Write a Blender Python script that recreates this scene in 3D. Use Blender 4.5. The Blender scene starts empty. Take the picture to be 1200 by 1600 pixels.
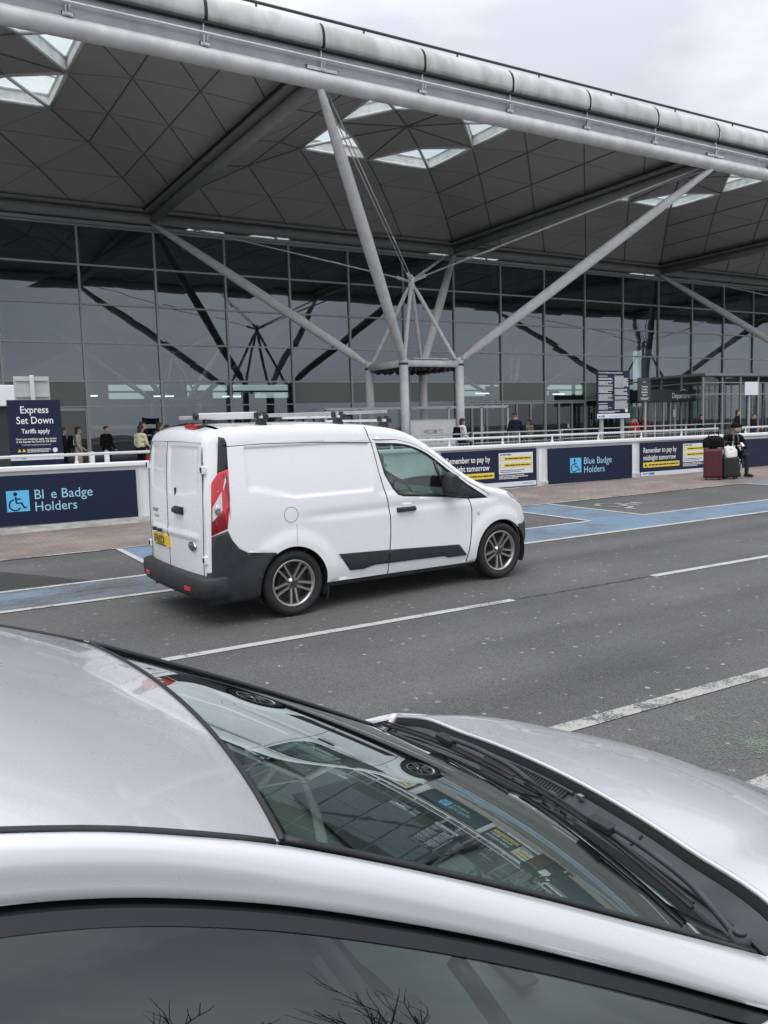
import bpy, bmesh, math, random
from math import sin, cos, pi, sqrt, radians, atan2, hypot
from mathutils import Vector, Matrix
from mathutils.geometry import delaunay_2d_cdt
random.seed(7)
sc = bpy.context.scene
col = sc.collection

# ------------------------------------------------------------------ camera
CAM = Vector((-12.0358, -41.0039, 1.985))
YAW, PITCH, ROLL = 0.5407, -0.1015, -0.0310
fw = Vector((sin(YAW) * cos(PITCH), cos(YAW) * cos(PITCH), sin(PITCH)))
rt = Vector((cos(YAW), -sin(YAW), 0))
up = rt.cross(fw)
rt2 = cos(ROLL) * rt + sin(ROLL) * up
up2 = -sin(ROLL) * rt + cos(ROLL) * up
cd = bpy.data.cameras.new('camera')
cam = bpy.data.objects.new('camera', cd)
col.objects.link(cam)
cam.matrix_world = Matrix(((rt2.x, up2.x, -fw.x, CAM.x), (rt2.y, up2.y, -fw.y, CAM.y), (rt2.z, up2.z, -fw.z, CAM.z), (0, 0, 0, 1)))
cd.sensor_fit = 'VERTICAL'
cd.sensor_height = 36
cd.sensor_width = 27
cd.lens = 1290 * 36 / 1600
cd.clip_start = 0.05
cd.clip_end = 3000
sc.camera = cam

# ------------------------------------------------------------------ sky, sun, exposure
SUN_EL, SUN_AZ = radians(62), radians(215)      # azimuth from +Y towards +X
w = bpy.data.worlds.new('World')
sc.world = w
w.use_nodes = True
nt = w.node_tree
nt.nodes.clear()
def N(t, nt=nt, **k):
    n = nt.nodes.new(t)
    for a, b in k.items(): setattr(n, a, b)
    return n
sky = N('ShaderNodeTexSky', sky_type='NISHITA')
sky.sun_disc = False
sky.sun_elevation = SUN_EL
sky.sun_rotation = SUN_AZ
tc = N('ShaderNodeTexCoord')
mp = N('ShaderNodeMapping')
mp.inputs['Scale'].default_value = (1.0, 1.0, 2.6)
no = N('ShaderNodeTexNoise')
no.inputs['Scale'].default_value = 2.1
no.inputs['Detail'].default_value = 6
no.inputs['Roughness'].default_value = 0.55
rp = N('ShaderNodeValToRGB')
rp.color_ramp.elements[0].position = 0.38
rp.color_ramp.elements[0].color = (5.3, 5.55, 6.1, 1)
rp.color_ramp.elements[1].position = 0.62
rp.color_ramp.elements[1].color = (8.0, 8.1, 8.4, 1)
mx = N('ShaderNodeMix', data_type='RGBA')
mx.inputs['Factor'].default_value = 0.93
bg = N('ShaderNodeBackground')
bg.inputs['Strength'].default_value = 0.1
ow = N('ShaderNodeOutputWorld')
L = nt.links.new
L(tc.outputs['Generated'], mp.inputs['Vector']); L(mp.outputs[0], no.inputs['Vector'])
L(no.outputs['Fac'], rp.inputs['Fac'])
L(sky.outputs[0], mx.inputs['A']); L(rp.outputs[0], mx.inputs['B'])
sz = N('ShaderNodeSeparateXYZ'); L(tc.outputs['Generated'], sz.inputs[0])
gr = N('ShaderNodeMapRange'); gr.inputs['From Min'].default_value = 0.35; gr.inputs['From Max'].default_value = 1.0; gr.inputs['To Min'].default_value = 0.78; gr.inputs['To Max'].default_value = 1.55   # an overcast sky is brightest overhead
L(sz.outputs['Z'], gr.inputs['Value'])
mg = N('ShaderNodeMix', data_type='RGBA', blend_type='MULTIPLY'); mg.inputs['Factor'].default_value = 1
cg = N('ShaderNodeCombineColor')
for i_ in range(3): L(gr.outputs[0], cg.inputs[i_])
L(mx.outputs['Result'], mg.inputs['A']); L(cg.outputs[0], mg.inputs['B']); L(mg.outputs['Result'], bg.inputs['Color'])
L(bg.outputs[0], ow.inputs['Surface'])
sd = bpy.data.lights.new('sun', 'SUN')
sd.energy = 0.7
sd.angle = radians(40)
sd.color = (1, 0.97, 0.93)
so = bpy.data.objects.new('sun', sd)
col.objects.link(so)
so.location = (0, -60, 60)
sdir = Vector((sin(SUN_AZ) * cos(SUN_EL), cos(SUN_AZ) * cos(SUN_EL), sin(SUN_EL)))
so.rotation_euler = sdir.to_track_quat('Z', 'Y').to_euler()
vs = sc.view_settings
vs.view_transform = 'Standard'; vs.look = 'None'; vs.exposure = 0.85; vs.gamma = 1.0; vs.use_curve_mapping = False
try:
    sc.cycles.max_bounces = 10; sc.cycles.transparent_max_bounces = 16
    sc.cycles.caustics_reflective = False; sc.cycles.caustics_refractive = False
except Exception: pass

# ------------------------------------------------------------------ materials
MATS = {}
def mat(name, c, rough=0.6, metal=0.0, spec=0.5, coat=0.0, var=0.0, vscale=6.0, bump=0.0, bscale=60.0, emit=None, vstretch=None, dirt=None):
    if name in MATS: return MATS[name]
    m = bpy.data.materials.new(name); m.use_nodes = True
    t = m.node_tree; b = t.nodes['Principled BSDF']
    b.inputs['Base Color'].default_value = (*c, 1)
    b.inputs['Roughness'].default_value = rough
    b.inputs['Metallic'].default_value = metal
    b.inputs['Specular IOR Level'].default_value = spec
    b.inputs['Coat Weight'].default_value = coat
    b.inputs['Coat Roughness'].default_value = 0.04
    co = t.nodes.new('ShaderNodeTexCoord')
    if var > 0:
        n = t.nodes.new('ShaderNodeTexNoise'); n.inputs['Scale'].default_value = vscale; n.inputs['Detail'].default_value = 5
        mpn = t.nodes.new('ShaderNodeMapping')
        if vstretch: mpn.inputs['Scale'].default_value = vstretch
        t.links.new(co.outputs['Object'], mpn.inputs['Vector']); t.links.new(mpn.outputs[0], n.inputs['Vector'])
        r = t.nodes.new('ShaderNodeValToRGB')
        d = dirt or tuple(max(0, x * (1 - var)) for x in c)
        r.color_ramp.elements[0].position = 0.36; r.color_ramp.elements[0].color = (*d, 1)
        r.color_ramp.elements[1].position = 0.62; r.color_ramp.elements[1].color = (*c, 1)
        t.links.new(n.outputs['Fac'], r.inputs['Fac']); t.links.new(r.outputs[0], b.inputs['Base Color'])
    if bump > 0:
        n = t.nodes.new('ShaderNodeTexNoise'); n.inputs['Scale'].default_value = bscale; n.inputs['Detail'].default_value = 3
        t.links.new(co.outputs['Object'], n.inputs['Vector'])
        bp = t.nodes.new('ShaderNodeBump'); bp.inputs['Strength'].default_value = bump; bp.inputs['Distance'].default_value = 0.02
        t.links.new(n.outputs['Fac'], bp.inputs['Height']); t.links.new(bp.outputs[0], b.inputs['Normal'])
    if emit:
        b.inputs['Emission Color'].default_value = (*emit[0], 1); b.inputs['Emission Strength'].default_value = emit[1]
    MATS[name] = m
    return m
def glass(name, tint, base=0.05, power=5.0, gtint=(1, 1, 1), rough=0.0, gain=1.0, wav=0.0):
    if name in MATS: return MATS[name]
    m = bpy.data.materials.new(name); m.use_nodes = True
    t = m.node_tree; t.nodes.clear()
    o = t.nodes.new('ShaderNodeOutputMaterial'); mixs = t.nodes.new('ShaderNodeMixShader')
    tr = t.nodes.new('ShaderNodeBsdfTransparent'); tr.inputs['Color'].default_value = (*tint, 1)
    gl = t.nodes.new('ShaderNodeBsdfGlossy'); gl.inputs['Color'].default_value = (*gtint, 1); gl.inputs['Roughness'].default_value = rough
    lw = t.nodes.new('ShaderNodeLayerWeight'); lw.inputs['Blend'].default_value = 0.5
    pw = t.nodes.new('ShaderNodeMath'); pw.operation = 'POWER'; pw.inputs[1].default_value = power
    ml = t.nodes.new('ShaderNodeMath'); ml.operation = 'MULTIPLY_ADD'; ml.inputs[1].default_value = gain * (1 - base); ml.inputs[2].default_value = base; ml.use_clamp = True
    t.links.new(lw.outputs['Facing'], pw.inputs[0]); t.links.new(pw.outputs[0], ml.inputs[0])
    t.links.new(ml.outputs[0], mixs.inputs['Fac']); t.links.new(tr.outputs[0], mixs.inputs[1]); t.links.new(gl.outputs[0], mixs.inputs[2])
    if wav > 0:
        co = t.nodes.new('ShaderNodeTexCoord'); n = t.nodes.new('ShaderNodeTexNoise'); n.inputs['Scale'].default_value = 0.45; n.inputs['Detail'].default_value = 1
        t.links.new(co.outputs['Object'], n.inputs['Vector'])
        bp = t.nodes.new('ShaderNodeBump'); bp.inputs['Strength'].default_value = 1.0; bp.inputs['Distance'].default_value = wav
        t.links.new(n.outputs['Fac'], bp.inputs['Height']); t.links.new(bp.outputs[0], gl.inputs['Normal'])
    t.links.new(mixs.outputs[0], o.inputs['Surface'])
    MATS[name] = m
    return m
def nodes(m): return m.node_tree, m.node_tree.nodes['Principled BSDF']
def asphalt_color(t, co):
    """the node chain of the road surface; returns the colour socket and a height socket"""
    nw = t.nodes.new; lk = t.links.new
    big = nw('ShaderNodeTexNoise'); big.inputs['Scale'].default_value = 0.5; big.inputs['Detail'].default_value = 6; big.inputs['Roughness'].default_value = 0.6
    lk(co, big.inputs['Vector'])
    r1 = nw('ShaderNodeValToRGB'); r1.color_ramp.elements[0].position = .32; r1.color_ramp.elements[0].color = (.088, .087, .087, 1)
    r1.color_ramp.elements[1].position = .72; r1.color_ramp.elements[1].color = (.124, .122, .121, 1); lk(big.outputs['Fac'], r1.inputs['Fac'])
    lm = nw('ShaderNodeMapping'); lm.inputs['Scale'].default_value = (.06, .9, 1); lk(co, lm.inputs['Vector'])
    ln = nw('ShaderNodeTexNoise'); ln.inputs['Scale'].default_value = 1.3; ln.inputs['Detail'].default_value = 4; lk(lm.outputs[0], ln.inputs['Vector'])
    lr = nw('ShaderNodeValToRGB'); lr.color_ramp.elements[0].position = .36; lr.color_ramp.elements[0].color = (.82, .82, .82, 1); lr.color_ramp.elements[1].position = .64; lr.color_ramp.elements[1].color = (1.1, 1.1, 1.09, 1); lk(ln.outputs['Fac'], lr.inputs['Fac'])
    lx = nw('ShaderNodeMix'); lx.data_type = 'RGBA'; lx.blend_type = 'MULTIPLY'; lx.inputs['Factor'].default_value = 1; lk(r1.outputs[0], lx.inputs['A']); lk(lr.outputs[0], lx.inputs['B'])
    fine = nw('ShaderNodeTexVoronoi'); fine.inputs['Scale'].default_value = 140; lk(co, fine.inputs['Vector'])
    r2 = nw('ShaderNodeValToRGB'); r2.color_ramp.elements[0].position = .0; r2.color_ramp.elements[0].color = (.52, .52, .52, 1)
    r2.color_ramp.elements[1].position = 1; r2.color_ramp.elements[1].color = (1.5, 1.5, 1.48, 1); lk(fine.outputs['Color'], r2.inputs['Fac'])
    m1 = nw('ShaderNodeMix'); m1.data_type = 'RGBA'; m1.blend_type = 'MULTIPLY'; m1.inputs['Factor'].default_value = 1
    lk(lx.outputs['Result'], m1.inputs['A']); lk(r2.outputs[0], m1.inputs['B'])
    sp = nw('ShaderNodeTexVoronoi'); sp.inputs['Scale'].default_value = 7.5; sp.inputs['Randomness'].default_value = 1; lk(co, sp.inputs['Vector'])
    th = nw('ShaderNodeMath'); th.operation = 'LESS_THAN'; th.inputs[1].default_value = 0.15; lk(sp.outputs['Distance'], th.inputs[0])
    rs = nw('ShaderNodeSeparateColor'); lk(sp.outputs['Color'], rs.inputs[0])
    g = nw('ShaderNodeMath'); g.operation = 'GREATER_THAN'; g.inputs[1].default_value = 0.45; lk(rs.outputs[0], g.inputs[0])
    nn = nw('ShaderNodeTexNoise'); nn.inputs['Scale'].default_value = 50; lk(co, nn.inputs['Vector'])
    g2 = nw('ShaderNodeMath'); g2.operation = 'GREATER_THAN'; g2.inputs[1].default_value = 0.5; lk(nn.outputs['Fac'], g2.inputs[0])
    a = nw('ShaderNodeMath'); a.operation = 'MULTIPLY'; lk(th.outputs[0], a.inputs[0]); lk(g.outputs[0], a.inputs[1])
    a2 = nw('ShaderNodeMath'); a2.operation = 'MULTIPLY'; lk(a.outputs[0], a2.inputs[0]); lk(g2.outputs[0], a2.inputs[1])
    a3 = nw('ShaderNodeMath'); a3.operation = 'MULTIPLY'; a3.inputs[1].default_value = .75; lk(a2.outputs[0], a3.inputs[0])
    m2 = nw('ShaderNodeMix'); m2.data_type = 'RGBA'; m2.inputs['B'].default_value = (.36, .35, .33, 1)
    lk(a3.outputs[0], m2.inputs['Factor']); lk(m1.outputs['Result'], m2.inputs['A'])
    return m2.outputs['Result'], fine.outputs['Distance']
def make_asphalt():
    m = bpy.data.materials.new('asphalt'); m.use_nodes = True
    t, b = nodes(m); co = t.nodes.new('ShaderNodeTexCoord')
    c, h = asphalt_color(t, co.outputs['Object'])
    t.links.new(c, b.inputs['Base Color']); b.inputs['Roughness'].default_value = .85; b.inputs['Specular IOR Level'].default_value = .3
    bp = t.nodes.new('ShaderNodeBump'); bp.inputs['Strength'].default_value = .55; bp.inputs['Distance'].default_value = .006
    t.links.new(h, bp.inputs['Height']); t.links.new(bp.outputs[0], b.inputs['Normal'])
    MATS['asphalt'] = m; return m
def make_paint(name, c, c2, wear, scale, sharp=0.06, scale2=55, seep=False):
    """road paint worn through to the asphalt"""
    m = bpy.data.materials.new(name); m.use_nodes = True
    t, b = nodes(m); co = t.nodes.new('ShaderNodeTexCoord'); nw = t.nodes.new; lk = t.links.new
    ac, h = asphalt_color(t, co.outputs['Object'])
    n1 = nw('ShaderNodeTexNoise'); n1.inputs['Scale'].default_value = scale; n1.inputs['Detail'].default_value = 6; n1.inputs['Roughness'].default_value = .65; lk(co.outputs['Object'], n1.inputs['Vector'])
    n2 = nw('ShaderNodeTexNoise'); n2.inputs['Scale'].default_value = scale2; n2.inputs['Detail'].default_value = 3; lk(co.outputs['Object'], n2.inputs['Vector'])
    ad = nw('ShaderNodeMath'); ad.operation = 'MULTIPLY_ADD'; ad.inputs[1].default_value = .7; lk(n2.outputs['Fac'], ad.inputs[0]); lk(n1.outputs['Fac'], ad.inputs[2])
    r = nw('ShaderNodeValToRGB'); r.color_ramp.elements[0].position = max(0, wear - sharp); r.color_ramp.elements[1].position = min(1, wear + sharp)
    sc_ = nw('ShaderNodeMath'); sc_.operation = 'MULTIPLY'; sc_.inputs[1].default_value = .59; lk(ad.outputs[0], sc_.inputs[0]); lk(sc_.outputs[0], r.inputs['Fac'])
    pc = nw('ShaderNodeMix'); pc.data_type = 'RGBA'; pc.inputs['A'].default_value = (*c, 1); pc.inputs['B'].default_value = (*c2, 1); lk(n1.outputs['Fac'], pc.inputs['Factor'])
    mxx = nw('ShaderNodeMix'); mxx.data_type = 'RGBA'; lk(r.outputs[0], mxx.inputs['Factor']); lk(ac, mxx.inputs['A']); lk(pc.outputs['Result'], mxx.inputs['B'])
    if seep:      # where the paint is gone the road itself shows
        tr = nw('ShaderNodeBsdfTransparent'); ms = nw('ShaderNodeMixShader'); lk(r.outputs[0], ms.inputs['Fac']); lk(tr.outputs[0], ms.inputs[1]); lk(b.outputs[0], ms.inputs[2]); lk(ms.outputs[0], t.nodes['Material Output'].inputs['Surface'])
        lk(pc.outputs['Result'], b.inputs['Base Color'])
    else: lk(mxx.outputs['Result'], b.inputs['Base Color'])
    b.inputs['Roughness'].default_value = .75; b.inputs['Specular IOR Level'].default_value = .3
    bp = nw('ShaderNodeBump'); bp.inputs['Strength'].default_value = .5; bp.inputs['Distance'].default_value = .005; lk(h, bp.inputs['Height']); lk(bp.outputs[0], b.inputs['Normal'])
    MATS[name] = m; return m
def make_bricks():
    m = bpy.data.materials.new('block_paving'); m.use_nodes = True
    t, b = nodes(m); nw = t.nodes.new; lk = t.links.new
    co = nw('ShaderNodeTexCoord')
    br = nw('ShaderNodeTexBrick'); br.inputs['Scale'].default_value = 1; br.inputs['Brick Width'].default_value = .2; br.inputs['Row Height'].default_value = .1; br.inputs['Mortar Size'].default_value = .006
    br.inputs['Color1'].default_value = (.235, .195, .175, 1); br.inputs['Color2'].default_value = (.195, .168, .155, 1); br.inputs['Mortar'].default_value = (.13, .115, .10, 1); br.inputs['Bias'].default_value = -.1
    lk(co.outputs['Object'], br.inputs['Vector'])
    n = nw('ShaderNodeTexNoise'); n.inputs['Scale'].default_value = 1.2; n.inputs['Detail'].default_value = 7; n.inputs['Roughness'].default_value = .65; lk(co.outputs['Object'], n.inputs['Vector'])
    r = nw('ShaderNodeValToRGB'); r.color_ramp.elements[0].position = .35; r.color_ramp.elements[0].color = (.72, .72, .74, 1); r.color_ramp.elements[1].position = .66; r.color_ramp.elements[1].color = (1.2, 1.17, 1.1, 1); lk(n.outputs['Fac'], r.inputs['Fac'])
    mm = nw('ShaderNodeMix'); mm.data_type = 'RGBA'; mm.blend_type = 'MULTIPLY'; mm.inputs['Factor'].default_value = 1; lk(br.outputs['Color'], mm.inputs['A']); lk(r.outputs[0], mm.inputs['B'])
    lk(mm.outputs['Result'], b.inputs['Base Color']); b.inputs['Roughness'].default_value = .85
    bp = nw('ShaderNodeBump'); bp.inputs['Strength'].default_value = .4; bp.inputs['Distance'].default_value = .006; lk(br.outputs['Fac'], bp.inputs['Height']); bp.invert = True; lk(bp.outputs[0], b.inputs['Normal'])
    MATS['block_paving'] = m; return m
make_asphalt()
make_paint('white_paint', (.50, .50, .48), (.40, .40, .375), .415, 3.0)
make_paint('white_paint_worn', (.43, .43, .41), (.35, .345, .32), .485, 4.0, .05, 70)
make_paint('blue_paint', (.125, .185, .26), (.17, .245, .325), .42, 1.7, .10)
make_paint('blue_paint_worn', (.14, .19, .25), (.17, .235, .31), .53, 1.5, .10)
make_paint('green_spill', (.19, .245, .20), (.15, .19, .155), .555, 1.6, .06, 80, seep=True)
make_paint('dark_patch', (.045, .045, .046), (.06, .06, .06), .46, .8, .2, seep=True)
make_bricks()
mat('steel_white', (.85, .855, .86), .42, spec=.4, var=.12, vscale=3.0)
mat('steel_grey', (.34, .345, .35), .5, var=.12, vscale=2)
mat('soffit', (.50, .50, .495), .75, var=.08, vscale=.7)
mat('soffit_seam', (.36, .36, .35), .7)
mat('tube_grey', (.70, .705, .71), .42, spec=.4, var=.18, vscale=2.0)
mat('soffit_rib', (.20, .20, .20), .6)
mat('roof_top', (.45, .45, .46), .5)
mat('edge_panel', (.57, .575, .565), .40, spec=.4, var=.5, vscale=1.3, vstretch=(1.5, .35, .7), dirt=(.41, .41, .40))
mat('fascia', (.38, .39, .42), .4, metal=.35, var=.15, vscale=2)
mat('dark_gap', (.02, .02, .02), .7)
mat('reveal', (.84, .86, .84), .6, var=.2, vscale=3.5)
mat('mullion', (.42, .46, .45), .4, metal=.3)
mat('spandrel', (.16, .215, .185), .22, spec=.5, var=.08, vscale=.4)
mat('navy', (.0095, .0165, .048), .5, spec=.3, var=.12, vscale=2.5)
mat('cap_white', (.80, .81, .82), .5, var=.06, vscale=2)
mat('wall_white', (.72, .735, .75), .55, var=.10, vscale=1.5, vstretch=(1, 1, .5))
mat('plinth', (.60, .60, .58), .6, var=.4, vscale=4, vstretch=(1, 1, 4))
mat('letter_white', (.80, .80, .80), .5)
mat('sign_cyan', (.12, .50, .82), .5)
mat('letter_blue', (.36, .62, .78), .5)
mat('sign_yellow', (.80, .62, .06), .5)
mat('sign_pale', (.70, .73, .77), .5)
mat('logo_blue', (.03, .22, .52), .5)
mat('galv', (.46, .47, .47), .45, metal=.4, var=.2, vscale=8)
mat('galv_white', (.62, .63, .63), .45)
mat('sign_back', (.50, .50, .48), .55, var=.12, vscale=3)
mat('dark_metal', (.035, .036, .038), .5)
mat('black_gloss', (.012, .012, .013), .15)
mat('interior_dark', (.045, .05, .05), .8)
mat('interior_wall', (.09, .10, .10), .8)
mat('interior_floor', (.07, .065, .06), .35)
mat('interior_desk', (.02, .045, .10), .5)
mat('brown_wall', (.13, .07, .05), .6)
mat('red_accent', (.55, .03, .03), .5)
mat('paving_slab', (.29, .28, .27), .8, var=.2, vscale=2)
mat('banner', (.50, .50, .49), .6, var=.12, vscale=5)
mat('banner_text', (.17, .17, .17), .6)
mat('lamp_white', (.9, .9, .9), .4, emit=((1, .97, .92), 3.0))
glass('facade_glass', (.27, .36, .33), base=.155, gtint=(.82, .92, 1.0), wav=.007)
glass('door_glass', (.5, .58, .55), base=.07)
glass('skylight_glass', (.86, .93, .91), base=.05)
glass('screen_glass', (.62, .70, .67), base=.06)

# ------------------------------------------------------------------ helpers
class MB:
    def __init__(s): s.v = []; s.f = []; s.m = []; s.sm = []
    def add(s, vs, fs, mi=0, smooth=False):
        o = len(s.v); s.v += [tuple(p) for p in vs]
        for f in fs: s.f.append(tuple(i + o for i in f)); s.m.append(mi); s.sm.append(smooth)
        return s
    def box(s, c, d, mi=0, rot=None, bevel=0.0):
        hx, hy, hz = d[0] / 2, d[1] / 2, d[2] / 2
        b = min(bevel, hx * .49, hy * .49, hz * .49)
        if b <= 0:
            P = [(-hx, -hy, -hz), (hx, -hy, -hz), (hx, hy, -hz), (-hx, hy, -hz), (-hx, -hy, hz), (hx, -hy, hz), (hx, hy, hz), (-hx, hy, hz)]
            F = [(3, 2, 1, 0), (4, 5, 6, 7), (0, 1, 5, 4), (1, 2, 6, 5), (2, 3, 7, 6), (3, 0, 4, 7)]
        else:
            bm = bmesh.new(); bmesh.ops.create_cube(bm, size=1)
            for v in bm.verts: v.co = Vector((v.co.x * d[0], v.co.y * d[1], v.co.z * d[2]))
            bmesh.ops.bevel(bm, geom=bm.edges[:], offset=b, segments=2, profile=.5, affect='EDGES')
            bm.verts.ensure_lookup_table(); bm.verts.index_update()
            P = [v.co.copy() for v in bm.verts]; F = [tuple(v.index for v in f.verts) for f in bm.faces]; bm.free()
        P = [Vector(p) for p in P]
        if rot is not None: P = [rot @ p for p in P]
        c = Vector(c)
        return s.add([p + c for p in P], F, mi)
    def tube(s, p0, p1, r0, r1=None, n=12, mi=0, cap=True, prof=None):
        p0 = Vector(p0); p1 = Vector(p1); r1 = r0 if r1 is None else r1
        d = (p1 - p0); q = d.to_track_quat('Z', 'Y')
        rings = prof or [(0, r0), (1, r1)]
        P = []
        for t, r in rings:
            for k in range(n):
                a = 2 * pi * k / n
                P.append(p0 + d * t + q @ Vector((r * cos(a), r * sin(a), 0)))
        F = []
        for i in range(len(rings) - 1):
            for k in range(n):
                F.append((i * n + k, i * n + (k + 1) % n, (i + 1) * n + (k + 1) % n, (i + 1) * n + k))
        s.add(P, F, mi, True)
        if cap: s.add(P[:n], [tuple(reversed(range(n)))], mi); s.add(P[-n:], [tuple(range(n))], mi)
        return s
    def path(s, pts, r, n=8, mi=0, closed=False, rs=None):
        pts = [Vector(p) for p in pts]; P = []; m = len(pts); up_ = None
        for i, p in enumerate(pts):
            a = pts[(i - 1) % m] if (closed or i > 0) else p
            b = pts[(i + 1) % m] if (closed or i < m - 1) else p
            d = (b - a).normalized()
            if up_ is None:
                up_ = Vector((0, 0, 1)) if abs(d.z) < .9 else Vector((1, 0, 0))
            x = d.cross(up_); x = x.normalized() if x.length > 1e-6 else Vector((1, 0, 0)); y = x.cross(d).normalized(); up_ = y
            rr = rs[i] if rs else r
            for k in range(n):
                t = 2 * pi * k / n; P.append(p + x * rr * cos(t) + y * rr * sin(t))
        F = []
        for i in range(m if closed else m - 1):
            j = (i + 1) % m
            for k in range(n): F.append((i * n + k, i * n + (k + 1) % n, j * n + (k + 1) % n, j * n + k))
        s.add(P, F, mi, True)
        if not closed: s.add(P[:n], [tuple(range(n))], mi); s.add(P[-n:], [tuple(reversed(range(n)))], mi)
        return s
    def lathe(s, prof, axis='Y', c=(0, 0, 0), n=32, mi=0, smooth=True):
        P = []; c = Vector(c)
        for (r, h) in prof:
            for k in range(n):
                a = 2 * pi * k / n
                if axis == 'Y': P.append(c + Vector((r * cos(a), h, r * sin(a))))
                elif axis == 'Z': P.append(c + Vector((r * cos(a), r * sin(a), h)))
                else: P.append(c + Vector((h, r * cos(a), r * sin(a))))
        F = []
        for i in range(len(prof) - 1):
            for k in range(n): F.append((i * n + k, i * n + (k + 1) % n, (i + 1) * n + (k + 1) % n, (i + 1) * n + k))
        return s.add(P, F, mi, smooth)
    def sphere(s, c, r, n=14, m=9, mi=0):
        if not hasattr(r, '__len__'): r = (r, r, r)
        P = []; F = []
        for i in range(m + 1):
            th = pi * i / m
            for k in range(n):
                a = 2 * pi * k / n; P.append((c[0] + r[0] * sin(th) * cos(a), c[1] + r[1] * sin(th) * sin(a), c[2] + r[2] * cos(th)))
        for i in range(m):
            for k in range(n): F.append((i * n + k, (i + 1) * n + k, (i + 1) * n + (k + 1) % n, i * n + (k + 1) % n))
        return s.add(P, F, mi, True)
    def grid(s, fn, nu, nv, mi=0, flip=False, smooth=True):
        P = [fn(i / nu, j / nv) for i in range(nu + 1) for j in range(nv + 1)]
        F = []
        for i in range(nu):
            for j in range(nv):
                a = i * (nv + 1) + j; q = (a, a + nv + 1, a + nv + 2, a + 1)
                F.append(tuple(reversed(q)) if flip else q)
        return s.add(P, F, mi, smooth)
    def prism(s, poly, fn, mi=0):
        """poly: 2-D outline; fn(u, v, k) gives the point of layer k (0 back, 1 front)"""
        n = len(poly)
        P = [fn(u, v, 0) for u, v in poly] + [fn(u, v, 1) for u, v in poly]
        return s.add(P, [tuple(range(n)), tuple(reversed(range(n, 2 * n)))] + [(i, n + i, n + (i + 1) % n, (i + 1) % n) for i in range(n)], mi)
    def xform(s, M): s.v = [tuple(M @ Vector(p)) for p in s.v]; return s
    def build(s, name, mats, parent=None, fix=True):
        me = bpy.data.meshes.new(name)
        me.from_pydata(s.v, [], s.f)
        for m in (mats if isinstance(mats, (list, tuple)) else [mats]): me.materials.append(MATS[m] if isinstance(m, str) else m)
        me.polygons.foreach_set('material_index', s.m); me.polygons.foreach_set('use_smooth', s.sm)
        me.update()
        if fix:
            bm = bmesh.new(); bm.from_mesh(me)
            bmesh.ops.remove_doubles(bm, verts=bm.verts[:], dist=1e-5)
            bmesh.ops.recalc_face_normals(bm, faces=bm.faces[:]); bm.to_mesh(me); bm.free()
        o = bpy.data.objects.new(name, me); col.objects.link(o)
        if parent is not None: o.parent = parent
        return o
def empty(name, label, cat, loc=(0, 0, 0), rz=0.0, group=None, M=None):
    o = bpy.data.objects.new(name, None); col.objects.link(o); o.empty_display_size = .2
    if M is not None: o.matrix_world = M
    else: o.location = loc; o.rotation_euler = (0, 0, rz)
    tag(o, label, cat, group); return o
def tag(o, label=None, cat=None, group=None, kind=None):
    if label: o['label'] = label
    if cat: o['category'] = cat
    if group: o['group'] = group
    if kind: o['kind'] = kind
    return o
def copy_tree(o, parent=None):
    c = o.copy(); col.objects.link(c)
    c.parent = parent
    for ch in list(o.children): copy_tree(ch, c)
    return c
def poly_curve(pts, n=6):
    """Catmull-Rom through 2-D points"""
    out = []
    for i in range(len(pts) - 1):
        p0 = pts[max(0, i - 1)]; p1 = pts[i]; p2 = pts[i + 1]; p3 = pts[min(len(pts) - 1, i + 2)]
        for k in range(n):
            t = k / n
            out.append(tuple(.5 * (2 * p1[j] + (p2[j] - p0[j]) * t + (2 * p0[j] - 5 * p1[j] + 4 * p2[j] - p3[j]) * t * t + (3 * p1[j] - p0[j] - 3 * p2[j] + p3[j]) * t ** 3) for j in range(len(p1))))
    out.append(tuple(pts[-1])); return out
def lerp_tab(tab, x):
    if x <= tab[0][0]: return tab[0][1]
    for (a, b), (c, d) in zip(tab, tab[1:]):
        if x <= c: return b + (d - b) * (x - a) / (c - a)
    return tab[-1][1]
def smooth_tab(pts, n=12):
    return poly_curve(pts, n)
def sst(a, b, x):
    t = max(0, min(1, (x - a) / (b - a))); return t * t * (3 - 2 * t)
def inside(p, poly):
    x, y = p; c = False; j = len(poly) - 1
    for i in range(len(poly)):
        xi, yi = poly[i]; xj, yj = poly[j]
        if (yi > y) != (yj > y) and x < (xj - xi) * (y - yi) / (yj - yi) + xi: c = not c
        j = i
    return c
def cdt_regions(regions, xs, ys, extra=()):
    """regions: list of (tag, polygon); the first that holds a triangle's centre owns it. Returns verts2d and {tag: [tri]}"""
    V = []; E = []
    for _t, poly in regions:
        o = len(V); n = len(poly); V += [Vector(p) for p in poly]; E += [(o + i, o + (i + 1) % n) for i in range(n)]
    outer = regions[-1][1]
    for i, x in enumerate(xs):
        for j, y in enumerate(ys):
            if inside((x, y), outer): V.append(Vector((x + 1e-5 * ((i * 7 + j * 3) % 5), y + 1e-5 * ((i * 5 + j * 11) % 7))))
    V += [Vector(p) for p in extra]
    r = delaunay_2d_cdt(V, E, [], 0, 1e-6)
    vo, fo = r[0], r[2]; out = {}
    for f in fo:
        cx = sum(vo[i][0] for i in f) / len(f); cy = sum(vo[i][1] for i in f) / len(f)
        if not inside((cx, cy), outer): continue
        for tg, poly in regions:
            if inside((cx, cy), poly):
                out.setdefault(tg, []).append(tuple(f)); break
    return vo, out
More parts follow.
